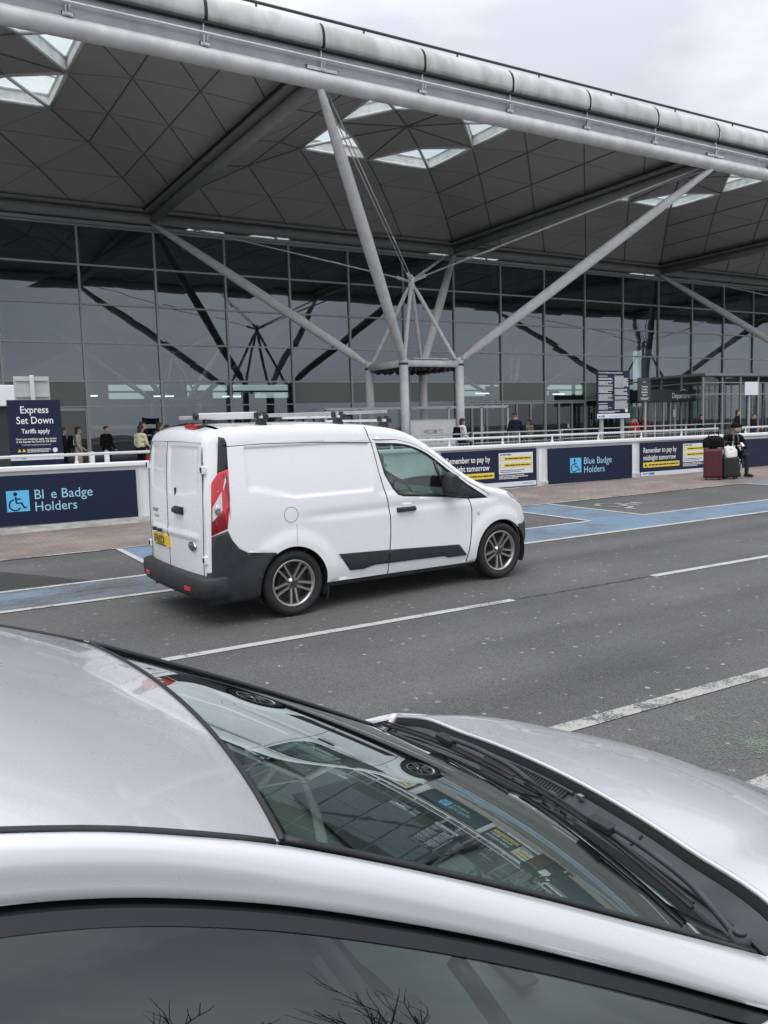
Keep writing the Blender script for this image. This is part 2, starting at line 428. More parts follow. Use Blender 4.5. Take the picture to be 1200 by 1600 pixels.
def text_mesh(s, size, fn, mi, mb, align='LEFT', bold=0.0, spacing=1.0, sx=1.0):
    """lettering added to mb; fn(u, v) maps letter plane to the scene"""
    cu = bpy.data.curves.new('lettering', 'FONT'); cu.body = s; cu.size = size; cu.align_x = align; cu.space_character = spacing; cu.offset = bold; cu.resolution_u = 3
    cu.fill_mode = 'FRONT'
    o = bpy.data.objects.new('lettering_tmp', cu); col.objects.link(o)
    dg = bpy.context.evaluated_depsgraph_get(); me = bpy.data.meshes.new_from_object(o.evaluated_get(dg))
    mb.add([fn(v.co.x * sx, v.co.y) for v in me.vertices], [tuple(p.vertices) for p in me.polygons], mi)
    bpy.data.objects.remove(o); bpy.data.curves.remove(cu); bpy.data.meshes.remove(me)
    return mb
def G(x, y): return .05 + .01 * (x + 12.04) + .015 * (y + 41.0)
GN = Vector((-.01, -.015, 1)).normalized()
FLOOR = 0.62
# ------------------------------------------------------------------ ground, road, markings
def GC(x, y): return G(max(-40, min(12, x)), max(-60, min(-23, y)))
m = MB()
xs = [-900, -200, -40, 12, 200, 900]; ys = [-900, -200, -60, -23, 100, 900]
m.add([(x, y, GC(x, y)) for x in xs for y in ys], [(i * 6 + j, i * 6 + 6 + j, i * 6 + 7 + j, i * 6 + j + 1) for i in range(5) for j in range(5)])
tag(m.build('ground', 'asphalt'), kind='structure')
SL = -.034
def BY(x): return -25.05 + SL * (x + 10)
def FC(x, d, h=0.0):
    y = BY(x) - d; return (x, y, GC(x, y) + h)
def sheet(name, pts, h, mt, kind='structure'):
    m = MB(); m.add([FC(x, d, h) for x, d in pts], [tuple(range(len(pts)))]); o = m.build(name, mt); tag(o, kind=kind); return o
def strip(m, x0, x1, d, wd, h): m.add([FC(x0, d - wd / 2, h), FC(x1, d - wd / 2, h), FC(x1, d + wd / 2, h), FC(x0, d + wd / 2, h)], [(3, 2, 1, 0)])
def cross(m, x, d0, d1, wd, h): m.add([FC(x - wd / 2, d0, h), FC(x + wd / 2, d0, h), FC(x + wd / 2, d1, h), FC(x - wd / 2, d1, h)], [(3, 2, 1, 0)])
# block paved apron in front of the wall (a sheet flush with the road) and its edging
sheet('pavement', [(-40, .0), (12, .0), (12, 3.05), (-40, 3.05)], .004, 'block_paving')
DI, DO, DP = 5.58, 6.71, 3.1
m = MB(); strip(m, -40, -7.9, (DI + DO) / 2, DO - DI, .004); tag(m.build('road_marking', 'blue_paint_worn'), kind='structure')
m = MB(); strip(m, -7.9, 12, (DI + DO) / 2, DO - DI, .004)
for k in range(-3, 3):
    x = -9.1 + 7.2 * k; m.add([FC(x, DP, .004), FC(x + 1.22, DP, .004), FC(x + 1.22, DI, .004), FC(x, DI, .004)], [(3, 2, 1, 0)])
tag(m.build('road_marking', 'blue_paint'), kind='structure')
m = MB()
strip(m, -40, 12, DO, .10, .008)
for k in range(-3, 3):
    x = -9.1 + 7.2 * k; strip(m, x - 5.98, x, DI, .085, .008); cross(m, x, DP, DI + .04, .085, .010); cross(m, x + 1.22, DP, DI + .04, .085, .010)
for k in range(-4, 3): strip(m, -10.7 + 6 * k, -6.68 + 6 * k, 9.42, .10, .006)
tag(m.build('road_marking', 'white_paint'), kind='structure')
m = MB(); strip(m, -40, 12, DP, .09, .012)
strip(m, -10.6, 12, 12.3, .125, .006); strip(m, -8.47, -4, 13.44, .17, .006)
tag(m.build('road_marking', 'white_paint_worn'), kind='structure')
def wheelchair(fn, mi, mb, r=.055):
    """wheelchair-user symbol in a unit square: strokes as flat ribbons; fn(u, v) maps to the scene"""
    def ribbon(pts, w):
        P = []
        for i, p in enumerate(pts):
            a = pts[max(0, i - 1)]; b = pts[min(len(pts) - 1, i + 1)]
            dx, dy = b[0] - a[0], b[1] - a[1]; l = hypot(dx, dy) or 1
            P += [fn(p[0] - dy / l * w, p[1] + dx / l * w), fn(p[0] + dy / l * w, p[1] - dx / l * w)]
        mb.add(P, [(2 * i, 2 * i + 1, 2 * i + 3, 2 * i + 2) for i in range(len(pts) - 1)], mi)
    def disc(c, rr): mb.add([fn(c[0] + rr * cos(2 * pi * k / 18), c[1] + rr * sin(2 * pi * k / 18)) for k in range(18)], [tuple(range(18))], mi)
    disc((.40, .84), .095)
    ribbon([(.40, .70), (.44, .40), (.66, .40), (.78, .16), (.88, .21)], r)
    ribbon([(.42, .60), (.64, .60)], r * .75)
    ribbon([(.37 + .26 * cos(t), .32 + .26 * sin(t)) for t in [radians(100 + 230 * k / 18) for k in range(19)]], r * .8)
for x in (-13.0, -.45 + .0, -7.6):
    m = MB(); wheelchair(lambda u, v: FC(x + .15 + v * 1.1, 3.7 + u * 1.3, .008), 0, m, .05); tag(m.build('road_marking', 'white_paint_worn'), kind='structure')
# darker repair patch, stains, the crack between the lane dashes
sheet('road_patch', [(-12.9, 3.9), (-10.9, 3.95), (-10.0, 5.45), (-12.9, 5.45)], .004, 'dark_patch')
def crack(x0, x1, d, wd, amp, n):
    m = MB(); P = []
    for i in range(n + 1):
        x = x0 + (x1 - x0) * i / n; dd = d + random.uniform(-amp, amp); ww = wd * random.uniform(.2, 1)
        P += [FC(x, dd - ww, .0075), FC(x, dd + ww, .0075)]
    m.add(P, [(2 * i, 2 * i + 1, 2 * i + 3, 2 * i + 2) for i in range(n)]); return m
tag(crack(-6.66, -4.72, 9.42, .012, .012, 40).build('road_crack', 'dark_gap'), kind='structure')
tag(crack(-12.9, -8.0, 6.12, .012, .02, 70).build('road_crack', 'dark_patch'), kind='structure')
m = MB(); n = 28
m.add([FC(-7.35 + 1.05 * cos(2 * pi * k / n), 13.0 + .42 * sin(2 * pi * k / n) + .12 * cos(2 * pi * k / n), .004) for k in range(n)], [tuple(range(n))])
tag(m.build('road_stain', 'green_spill'), kind='structure')
# raised concourse floor behind the barrier wall
m = MB(); m.add([(-300, BY(-300) + .14, FLOOR), (300, BY(300) + .14, FLOOR), (300, .1, FLOOR), (-300, .1, FLOOR)], [(0, 1, 2, 3)])
tag(m.build('path', 'paving_slab'), kind='structure')
# ------------------------------------------------------------------ terminal building
term = empty('terminal_building', 'long glass fronted airport terminal under a deep vaulted grey canopy roof', 'building', (0, 0, 0))
HT = 12.378
ROWZ = [12.75, 13.65, 14.40, 14.90, 15.15, 15.30]
def roof_bay(ix, iy, full=True):
    cx, cy = 9 + 18 * ix, -9 + 18 * iy
    mb = MB()
    def P(k, side, t, dz=0.0):
        h = 9 - 1.8 * k if k < 5 else 0
        x, y = [(t, -h), (h, t), (-t, h), (-h, -t)][side]
        return (cx + x, cy + y, ROWZ[k] + dz)
    for dz in (0.0, .42):
        mi = 0 if dz == 0 else 2
        for sd_ in range(4):
            for k in range(3):
                h0, h1 = 9 - 1.8 * k, 7.2 - 1.8 * k
                n0 = int(round(2 * h0 / 3.6)); n1 = n0 - 1
                a = [P(k, sd_, -h0 + 3.6 * i, dz) for i in range(n0 + 1)]; b = [P(k + 1, sd_, -h1 + 3.6 * i, dz) for i in range(n1 + 1)]
                for i in range(n0): mb.add([a[i], a[i + 1], b[i]], [(0, 1, 2)], mi)
                for i in range(n1): mb.add([a[i + 1], b[i + 1], b[i]], [(0, 1, 2)], mi)
            # central diamond
            mb.add([P(3, sd_, 0, dz), (cx + [1.8, 1.8, -1.8, -1.8][sd_], cy + [-1.8, 1.8, 1.8, -1.8][sd_], ROWZ[4] + dz), (cx, cy, ROWZ[5] + dz)], [(0, 1, 2)], mi)
            mb.add([P(3, (sd_ + 1) % 4, 0, dz), (cx + [1.8, 1.8, -1.8, -1.8][sd_], cy + [-1.8, 1.8, 1.8, -1.8][sd_], ROWZ[4] + dz), (cx, cy, ROWZ[5] + dz)], [(0, 1, 2)], mi)
    # joints between the panels
    def rib(a, b, r=.045): mb.tube(Vector(a) - Vector((0, 0, .01)), Vector(b) - Vector((0, 0, .01)), r * .8, n=4, mi=3 if r < .03 else 1, cap=False)
    if full:
        for sd_ in range(4):
            for k in range(4):
                h0 = 9 - 1.8 * k
                if k > 0: rib(P(k, sd_, -h0), P(k, sd_, h0), .038 if sd_ % 2 else .022)
                rib(P(k, sd_, -h0), P(k + 1, sd_, -(7.2 - 1.8 * k)) if k < 4 else (cx, cy, ROWZ[5]), .05)
                if k < 3:
                    h1 = h0 - 1.8; n1 = int(round(2 * h1 / 3.6))
                    for i in range(n1 + 1):
                        rib(P(k, sd_, -h0 + 3.6 * i), P(k + 1, sd_, -h1 + 3.6 * i), .018 if sd_ % 2 else .042); rib(P(k, sd_, -h0 + 3.6 * (i + 1)), P(k + 1, sd_, -h1 + 3.6 * i), .034 if sd_ % 2 else .018)
            rib(P(3, sd_, 0), (cx, cy, ROWZ[5]), .05)
            c0 = (cx + [1.8, 1.8, -1.8, -1.8][sd_], cy + [-1.8, 1.8, 1.8, -1.8][sd_], ROWZ[4]); rib(c0, (cx, cy, ROWZ[5]), .05)
    ro = mb.build('roof_vault', ['soffit', 'soffit_rib', 'roof_top', 'soffit_seam'], term, fix=False)
    if full:
        for sx, sy in ((1, -1), (1, 1), (-1, 1), (-1, -1)):
            s = MB()
            T = [(cx + 3.6 * sx, cy, 14.9), (cx + 3.6 * sx, cy + 3.6 * sy, 14.9), (cx, cy + 3.6 * sy, 14.9), (cx + 1.8 * sx, cy + 1.8 * sy, 15.15)]
            U = [(p[0], p[1], p[2] + .48) for p in T]
            for i in range(4): s.add([T[i], T[(i + 1) % 4], U[(i + 1) % 4], U[i]], [(0, 1, 2, 3)], 0)
            for i in range(4):
                s.tube(T[i], T[(i + 1) % 4], .07, n=6, mi=1); s.tube(U[i], U[(i + 1) % 4], .06, n=6, mi=1)
            s.tube(T[1], T[3], .08, n=8, mi=1)
            a = Vector(U[0]).lerp(Vector(U[1]), .5); s.tube(a, U[3], .045, n=6, mi=1)
            s.build('rooflight', ['reveal', 'steel_white'], ro)
            g = MB(); g.add([(p[0], p[1], p[2] - .02) for p in U], [(0, 1, 2, 3)]); g.build('rooflight', ['skylight_glass'], ro)
for ix in range(-2, 4):
    roof_bay(ix, 0)
for ix in range(-3, 5):
    for iy in (1, 2, 3): roof_bay(ix, iy, full=(iy == 1 and -1 <= ix <= 3))
X0, X1 = -36, 72
for y in (0, -18):
    m = MB(); m.tube((X0, y, HT), (X1, y, HT), .25, n=20); m.build('roof_tube', 'tube_grey' if y else 'steel_grey', term)
for k in range(-2, 5):
    m = MB(); m.tube((18 * k, -18, HT), (18 * k, 0, HT), .22, n=16); m.box((18 * k, -9.1, HT + .30), (.95, 17.6, .10), 1); m.box((18 * k - .53, -9.1, HT + .345), (.09, 17.6, .05), 2)
    m.build('valley_gutter', ['steel_grey', 'steel_grey', 'dark_gap'], term)
m = MB(); m.box((18, 0, HT + .32), (108, .8, .12)); m.build('valley_gutter', 'steel_grey', term)
# gutter fascia along the front edge with its notched plates, rail and bulging cladding panels
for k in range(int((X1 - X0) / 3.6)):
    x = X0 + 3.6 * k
    m = MB(); m.add([(x + .012, -18.12, HT + .22), (x + 3.588, -18.12, HT + .22), (x + 3.588, -18.16, HT + .80), (x + .012, -18.16, HT + .80)], [(0, 1, 2, 3)])
    m.add([(x - .012, -18.10, HT + .2), (x + .012, -18.10, HT + .2), (x + .012, -18.14, HT + .8), (x - .012, -18.14, HT + .8)], [(0, 1, 2, 3)], 1)
    m.box((x, -18.19, HT + .25), (.26 if k % 5 else 1.0, .04, .10), 2, bevel=.02)
    m.box((x, -18.165, HT + .305), (.30 if k % 5 else 1.08, .05, .014), 1)
    m.build('gutter_fascia', ['fascia', 'dark_gap', 'tube_grey'], term)
    m = MB(); prof = [(-18.12, 13.17)] + [(-17.86 - .52 * cos(t), 13.46 + .60 * sin(t)) for t in [radians(-22 + 112 * i / 10) for i in range(11)]] + [(-17.3, 14.08)]
    m.grid(lambda u, v: (x + .05 + 3.5 * u, *[(lambda q: q)(prof[min(len(prof) - 1, int(round(v * (len(prof) - 1))))])][0]), 1, len(prof) - 1)
    m.build('edge_panel', 'edge_panel', term)
    m = MB(); m.grid(lambda u, v: (x - .06 + .12 * u, prof[int(round(v * (len(prof) - 1)))][0] + .025, prof[int(round(v * (len(prof) - 1)))][1] - .008), 1, len(prof) - 1); m.box((x + 1.8, -18.24, 13.165), (3.6, .16, .05)); m.build('panel_joint_or_shade', 'dark_gap', term)  # joint strip, plus a dark box painting the shadow under the panel's overhang
m = MB(); m.tube((X0, -18.30, HT + .50), (X1, -18.30, HT + .50), .035, n=8)
for k in range(int((X1 - X0) / 3.6) + 1):
    x = X0 + 3.6 * k; m.tube((x - .05, -18.30, HT + .5), (x - .04, -18.18, HT + .24), .022, n=6); m.tube((x + .05, -18.30, HT + .5), (x + .04, -18.18, HT + .24), .022, n=6); m.box((x, -18.20, HT + .24), (.16, .10, .05)); m.box((x - .055, -18.24, HT + .52), (.02, .06, .55))
m.build('guard_rail', 'tube_grey', term)
m = MB(); m.tube((X0, -17.65, 14.36), (X1, -17.65, 14.36), .045, n=6)
for k in range(int((X1 - X0) / 3.6)): m.tube((X0 + 3.6 * k + 1.8, -17.65, 14.36), (X0 + 3.6 * k + 1.8, -17.6, 14.02), .035, n=6)
m.build('roof_rail', 'dark_metal', term)

# glass front: one window per 3.6 m column
YG = .167; ZR = [11.83, 10.028, 8.226, 6.424, 4.622, 3.42]
GREEN = {-2, 2, 3, 4, 6, 8, 10}
DOORS = {-2: 2, 5: 3, 6: 3, 7: 3, 13: 2}
for k in range(-10, 20):
    x = 3.6 * k
    g = MB(); jy = random.uniform(-.004, .004)
    for i in range(4):
        a, b = random.uniform(-.006, .006), random.uniform(-.006, .006)
        g.add([(x, YG + a, ZR[i + 1]), (x + 3.6, YG - a, ZR[i + 1]), (x + 3.6, YG - b, ZR[i]), (x, YG + b, ZR[i])], [(0, 1, 2, 3)])
    if k not in GREEN: g.add([(x, YG, ZR[5]), (x + 3.6, YG, ZR[5]), (x + 3.6, YG, ZR[4]), (x, YG, ZR[4])], [(0, 1, 2, 3)])
    if k not in DOORS: g.add([(x, YG, FLOOR), (x + 3.6, YG, FLOOR), (x + 3.6, YG, ZR[5]), (x, YG, ZR[5])], [(0, 1, 2, 3)])
    wd = g.build('window', 'facade_glass', term, fix=False)
    f = MB(); f.box((x, YG - .02, (ZR[0] + FLOOR) / 2), (.095, .16, ZR[0] - FLOOR))
    f.box((x + .17, YG + .30, (ZR[0] + FLOOR) / 2), (.10, .22, ZR[0] - FLOOR), 1)
    for z in ZR[:5]: f.box((x + 1.8, YG - .02, z), (3.50, .10, .085))
    f.box((x + 1.8, YG - .02, ZR[5]), (3.52, .10, .06))
    if k == -1: f.box((x + 1.8, YG - .02, 2.42), (3.52, .11, .20)); 
    f.build('window_frame', ['mullion', 'steel_grey'], wd)
    if k in GREEN:
        p = MB(); p.box((x + 1.8, YG + .01, (ZR[4] + ZR[5]) / 2), (3.5, .05, ZR[4] - ZR[5] - .07)); p.build('spandrel_panel', 'spandrel', term)
    if k == -1:
        p = MB(); p.box((x + 1.8, YG + .9, 1.15), (3.4, .1, 1.05)); p.build('low_wall', 'brown_wall', term)
    if k in DOORS:
        n = DOORS[k]
        for j in range(n):
            wj = 3.5 / n; d = MB(); xx = x + .05 + wj * (j + .5)
            d.add([(xx - wj / 2, YG, FLOOR), (xx + wj / 2, YG, FLOOR), (xx + wj / 2, YG, ZR[5] - .05), (xx - wj / 2, YG, ZR[5] - .05)], [(0, 1, 2, 3)], 1)
            for sx in (-1, 1): d.box((xx + sx * (wj / 2 - .035), YG - .02, (FLOOR + ZR[5]) / 2), (.06, .08, ZR[5] - FLOOR - .12))
            d.box((xx, YG - .02, ZR[5] - .12), (wj - .14, .08, .12)); d.box((xx, YG - .02, FLOOR + .06), (wj - .14, .08, .1))
            if j == n // 2: d.box((xx + .25, YG - .04, 1.75), (.18, .02, .26), 2)
            d.build('door', ['mullion', 'door_glass', 'letter_white'], term)
m = MB(); m.box((18, YG + .03, 11.98), (108, .25, .16)); m.build('facade_head', 'mullion', term)
# inside of the hall
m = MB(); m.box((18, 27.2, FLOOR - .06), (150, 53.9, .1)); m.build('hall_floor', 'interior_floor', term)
m = MB()
for k in range(-7, 12):
    x = 8 * k
    m.box((x, 54.2, 6), (.5, .3, 13))
m.box((18, 54.2, 3.3), (150, .3, 5.6)); m.box((18, 54.2, 10.4), (150, .3, 5.4)); m.box((18, 54.15, 6.9), (150, .2, .2))
r = random.Random(12)
for k in range(-20, 34):
    if r.random() < .42: m.box((2.9 * k, 53.6 - .01 * (k % 3), r.choice([5.6, 6.0, 7.2])), (r.uniform(1.6, 2.9), .3, r.uniform(1.0, 3.4)))
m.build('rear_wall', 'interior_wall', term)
m = MB()
for s_ in (-1, 1): m.box((18 + 77 * s_, 27, 7), (.3, 54, 14))
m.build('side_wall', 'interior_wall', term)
for k in range(-4, 8):
    m = MB(); m.box((9.0 * k + 2, 14, FLOOR + 1.3), (5.5, 2.2, 2.6), bevel=.05); m.box((9.0 * k + 2, 12.86, FLOOR + 2.2), (5.2, .06, .5), 1)
    m.build('check_in_desk', ['interior_desk', 'interior_wall'], term)
for k in range(9):
    m = MB(); m.box((-2 + 4.7 * k, 8 + (k % 3), 4.3), (1.2, .12, .06)); m.build('hall_lamp', 'lamp_white', term)

# ------------------------------------------------------------------ structural trees
TG = 'tubular steel trees carrying the terminal roof'
def make_tree():
    t = empty('structural_tree', 'white tubular steel roof tree straddled by the welcome banner, nearest to the van', 'roof column', (9, -9, FLOOR), group=TG)
    dz = -FLOOR; H0 = 4.878 + dz; S = 1.49
    for sx, sy in ((-1, -1), (1, -1), (-1, 1), (1, 1)):
        m = MB(); m.tube((sx * S, sy * S, 0), (sx * S, sy * S, H0 - .05), .195, n=20); m.tube((sx * S, sy * S, H0 - .12), (sx * S, sy * S, H0 + .16), .21, .12, n=20)
        m.tube((sx * S, sy * S, 4.05), (sx * S, sy * S, 4.13), .205, n=20, mi=1); m.tube((sx * S, sy * S, .72), (sx * S, sy * S, .83), .2, n=20, mi=2)
        m.build('column', ['steel_white', 'dark_metal', 'galv'], t)
        m = MB(); p0 = Vector((sx * (S + .10), sy * (S + .10), H0 + .10)); p1 = Vector((sx * 9, sy * 9, HT + dz - .2))
        d = (p1 - p0).normalized()
        m.tube(p0, p1, 1, n=18, prof=[(0, .115), (.012, .13), (.035, .135), (.06, .19), (.3, .225), (.55, .23), (.8, .195), (.96, .13), (1, .11)])
        m.box(p0 - d * .02, (.16, .05, .26), rot=Matrix.Rotation(atan2(sy, sx), 3, 'Z')); m.build('branch', 'steel_white', t)
        m = MB(); m.tube((sx * S * .93, sy * S * .93, H0 + .05), (sx * .10, sy * .10, 8.28 + dz), .085, n=12, prof=[(0, .06), (.05, .088), (.92, .088), (1, .055)]); m.build('pyramid_strut', 'steel_white', t)
        m = MB(); q = Vector((sx * .22, sy * .22, 8.66 + dz)); e = Vector((sx * 8.7, sy * 8.7, HT + dz - .12))
        off = Vector((-sy, sx, 0)).normalized() * .07
        for o_ in (off, -off): m.tube(q + o_, e + o_, .022, n=6)
        m.tube(Vector((sx * .08, sy * .08, 8.55 + dz)), q.lerp(e, .03), .05, .075, n=8); m.tube(q.lerp(e, .25) + off, q.lerp(e, .29) + off, .04, n=6); m.build('tie_rod', 'steel_white', t)
    m = MB(); m.tube((0, 0, 8.15 + dz), (0, 0, 8.85 + dz), .12, n=14, prof=[(0, .10), (.25, .16), (.5, .13), (.75, .17), (.9, .08), (1, .04)]); m.build('apex_node', 'steel_white', t)
    for a, b in (((-1, -1), (1, -1)), ((1, -1), (1, 1)), ((1, 1), (-1, 1)), ((-1, 1), (-1, -1))):
        m = MB(); m.tube((a[0] * S, a[1] * S, H0 - .13), (b[0] * S, b[1] * S, H0 - .13), .155, n=16); m.build('collar_beam', 'steel_white', t)
    m = MB(); m.box((0, 0, H0 - .02), (2.6, 2.6, .05)); m.box((.2, -.9, H0 + .12), (1.9, .5, .05), 1); m.box((0, 0, H0 - .22), (2.3, 2.3, .06), 2); m.build('canopy_tray', ['steel_grey', 'steel_white', 'dark_metal'], t)
    m = MB()
    for sy in (-1, 1): m.tube((-S, sy * 1.3, 4.09), (S, sy * 1.3, 4.09), .03, n=6); m.tube((-S, sy * 1.3, 3.95), (S, sy * 1.3, 3.95), .02, n=6)
    for sx in (-1, 1): m.tube((sx * 1.3, -S, 4.09), (sx * 1.3, S, 4.09), .03, n=6); m.tube((sx * 1.3, -S, 3.95), (sx * 1.3, S, 3.95), .02, n=6)
    m.build('lamp_rail', 'dark_metal', t)
    for i in range(7):
        for sx, sy in ((0, -1), (-1, 0), (0, 1), (1, 0)):
            u = -1.1 + 2.2 * i / 6 + random.uniform(-.08, .08); c = (u, sy * 1.3, 3.92) if sy else (sx * 1.3, u, 3.92)
            m = MB(); m.lathe([(0, -.12), (.07, -.12), (.095, .02), (.10, .12), (.085, .12), (.0, .06)], 'Y' if sy else 'X', c, n=10); m.tube((c[0], c[1], c[2] + .16), c, .02, n=5); m.build('flood_lamp', 'dark_metal', t)
    m = MB(); m.box((.25, .9, H0 / 2 - .15), (.16, .16, H0 - .3)); m.build('service_duct', 'steel_grey', t)
    return t
tree0 = make_tree()
TL = {(45, -9): 'white tubular steel roof tree at the right, behind the glass entrance vestibule', (-27, -9): 'white tubular steel roof tree at the far left beyond the express set down sign',
      (9, 27): 'dim tubular steel roof tree inside the hall behind the banner', (45, 27): 'dim tubular steel roof tree inside the hall behind the entrance vestibule', (-27, 27): 'dim tubular steel roof tree inside the hall at the far left'}
for (x, y), lb in TL.items():
    c = copy_tree(tree0); c.location = (x, y, FLOOR); c['label'] = lb
# ------------------------------------------------------------------ white van
VO = Vector((-8.784495, -32.912969, 0.203860)); vex = Vector((0.99854943, 0.05275310, 0.01077679)).normalized()
vey = GN.cross(vex).normalized(); vez = vex.cross(vey)
VM = Matrix(((vex.x, vey.x, vez.x, VO.x), (vex.y, vey.y, vez.y, VO.y), (vex.z, vey.z, vez.z, VO.z), (0, 0, 0, 1)))
def carpaint(name, c, metal, rough, coat, flake=0.0, dirt=0.0):
    m = mat(name, c, rough, metal=metal, coat=coat)
    t, b = nodes(m)
    co = t.nodes.new('ShaderNodeTexCoord'); n = t.nodes.new('ShaderNodeTexNoise'); n.inputs['Scale'].default_value = 5; n.inputs['Detail'].default_value = 7; n.inputs['Roughness'].default_value = .7
    t.links.new(co.outputs['Object'], n.inputs['Vector'])
    r = t.nodes.new('ShaderNodeMapRange'); r.inputs['From Min'].default_value = .35; r.inputs['From Max'].default_value = .7; r.inputs['To Min'].default_value = max(.02, rough - .02); r.inputs['To Max'].default_value = rough + .03
    t.links.new(n.outputs['Fac'], r.inputs['Value']); t.links.new(r.outputs[0], b.inputs['Roughness'])
    if dirt:
        sx = t.nodes.new('ShaderNodeMix'); sx.data_type = 'RGBA'; sx.inputs['A'].default_value = (*c, 1); sx.inputs['B'].default_value = (*[x * .72 for x in c], 1)
        q = t.nodes.new('ShaderNodeMapRange'); q.inputs['From Min'].default_value = .55; q.inputs['From Max'].default_value = .85; q.inputs['To Max'].default_value = dirt
        t.links.new(n.outputs['Fac'], q.inputs['Value']); t.links.new(q.outputs[0], sx.inputs['Factor']); t.links.new(sx.outputs['Result'], b.inputs['Base Color'])
    return m
carpaint('van_white', (.80, .81, .825), 0, .28, .6, dirt=.03)
mat('black_plastic', (.032, .033, .036), .55, spec=.4, var=.25, vscale=9)
mat('tyre_rubber', (.018, .018, .019), .8, var=.3, vscale=14)
mat('alloy', (.40, .39, .38), .32, metal=.85)
mat('alloy_dark', (.06, .06, .06), .5, metal=.5)
mat('brake_disc', (.16, .15, .14), .5, metal=.7)
mat('tail_red', (.55, .012, .018), .12, coat=.8)
mat('tail_dark', (.20, .006, .012), .12, coat=.8)
mat('tail_clear', (.62, .62, .61), .15, coat=.8)
mat('chrome', (.7, .7, .7), .12, metal=1)
mat('headlamp', (.35, .36, .37), .1, coat=1)
mat('plate_yellow', (.80, .53, .015), .4)
mat('badge_blue', (.012, .018, .045), .15, coat=1)
mat('seat_cloth', (.05, .05, .055), .8)
mat('seam', (.10, .10, .105), .7)
glass('car_glass', (.62, .76, .71), base=.07, gtint=(.95, 1, 1))
VPROF_X = smooth_tab([(-.80, 1.60), (-.78, 1.74), (-.70, 1.815), (-.5, 1.845), (0, 1.85), (.6, 1.838), (1.1, 1.80), (1.33, 1.765), (1.51, 1.705), (1.69, 1.605), (1.90, 1.46), (2.115, 1.30), (2.34, 1.16), (2.52, 1.075), (2.70, 1.035), (2.88, .985), (3.03, .91), (3.13, .81), (3.20, .68), (3.23, .55), (3.225, .40), (3.16, .26)], 5)
def vW(x, z):
    wv = .888
    if z > .95: wv -= .118 * ((z - .95) / .90) ** 1.5
    if z < .45: wv -= .05 * ((.45 - z) / .25) ** 1.6
    if x > 2.35: wv -= .17 * ((x - 2.35) / .88) ** 2.3
    if x < -.3: wv -= .06 * ((-.3 - x) / .55) ** 2.2
    return wv
def vdetail(x, z):
    d = 0.0
    # pressed cargo panel, waist feature line, wheel arch lips, lower door scoop
    if -.55 < x < .99: d -= .016 * sst(-.44, -.405, x) * (1 - sst(.93, .96, x)) * sst(1.145 + .11 * sst(.1, -.42, x), 1.175 + .11 * sst(.1, -.42, x), z) * (1 - sst(1.635, 1.668, z))
    d -= .012 * sst(.90, .955, z) * (1 - sst(.955, 1.02, z)) * sst(-.1, .5, x) * (1 - sst(2.5, 2.7, x))
    d += .012 * sst(1.69, 1.66, z) * sst(1.0, 1.3, z) * 0
    for cx_, rr in ((0, .385), (2.66, .385)):
        r = hypot(x - cx_, z - .325)
        if z > .25: d += .020 * (1 - sst(rr + .02, rr + .17, r))
    d -= .014 * sst(1.10, 1.13, z) * sst(1.0, 1.06, x) * (1 - sst(2.2, 2.45, x))
    return d
_PX = [Vector((a, b)) for a, b in [(-.83, .20), (-.835, .6), (-.825, 1.2)] + VPROF_X]
def vdist(x, z):
    best = 9; p = Vector((x, z))
    for a, b in zip(_PX, _PX[1:]):
        d = b - a; t = max(0, min(1, (p - a).dot(d) / max(d.length_squared, 1e-9))); best = min(best, (p - a - d * t).length)
    return best
VR = .07
def vY(x, z, off=0.0):
    d = min(vdist(x, z), VR)
    return vW(x, z) + vdetail(x, z) - VR + sqrt(max(0, VR * VR - (VR - d) ** 2)) + off
def circ(c, r, n=40, a0=0, a1=2 * pi): return [(c[0] + r * cos(a0 + (a1 - a0) * k / n), c[1] + r * sin(a0 + (a1 - a0) * k / n)) for k in range(n)]
outline = [(p.x, p.y) for p in _PX] + [(3.10, .22), (2.30, .205), (.38, .232), (-.40, .23)]
arch = lambda c, r: [(c + r * cos(t), .325 + r * sin(t)) for t in [radians(-20 + 220 * k / 30) for k in range(31)]] + [(c - r * .9, .05), (c + r * .9, .05)]
win = poly_curve([(1.055, 1.612), (1.322, 1.595), (1.502, 1.555), (1.685, 1.468), (1.895, 1.315), (2.06, 1.19)], 5) + [(2.075, 1.005), (1.863, 1.03), (1.327, 1.085), (1.27, 1.105), (1.217, 1.165), (1.134, 1.302)]
quarter = [(2.06, 1.19), (2.115, 1.160), (2.26, 1.06), (2.455, .965), (2.195, .985), (2.075, 1.005)]
def grow(poly, g):
    cx_ = sum(p[0] for p in poly) / len(poly); cy_ = sum(p[1] for p in poly) / len(poly); out = []
    n = len(poly); A = sum(poly[i][0] * poly[(i + 1) % n][1] - poly[(i + 1) % n][0] * poly[i][1] for i in range(n)); s_ = 1 if A > 0 else -1
    for i in range(n):
        a, b, c = Vector(poly[i - 1]), Vector(poly[i]), Vector(poly[(i + 1) % n]); d1 = (b - a).normalized(); d2 = (c - b).normalized()
        n1 = Vector((d1.y, -d1.x)) * s_; n2 = Vector((d2.y, -d2.x)) * s_; q = (n1 + n2); q = q.normalized() / max(.5, q.normalized().dot(n1)) if q.length > 1e-6 else n1
        out.append((b.x + q.x * g, b.y + q.y * g))
    return out
winframe = poly_curve([(1.035, 1.632), (1.322, 1.615), (1.51, 1.573), (1.70, 1.485), (1.91, 1.33), (2.13, 1.175), (2.28, 1.072), (2.49, .95)], 4) + [(2.20, .962), (1.863, 1.008), (1.32, 1.062), (1.25, 1.085), (1.195, 1.155), (1.112, 1.30)]
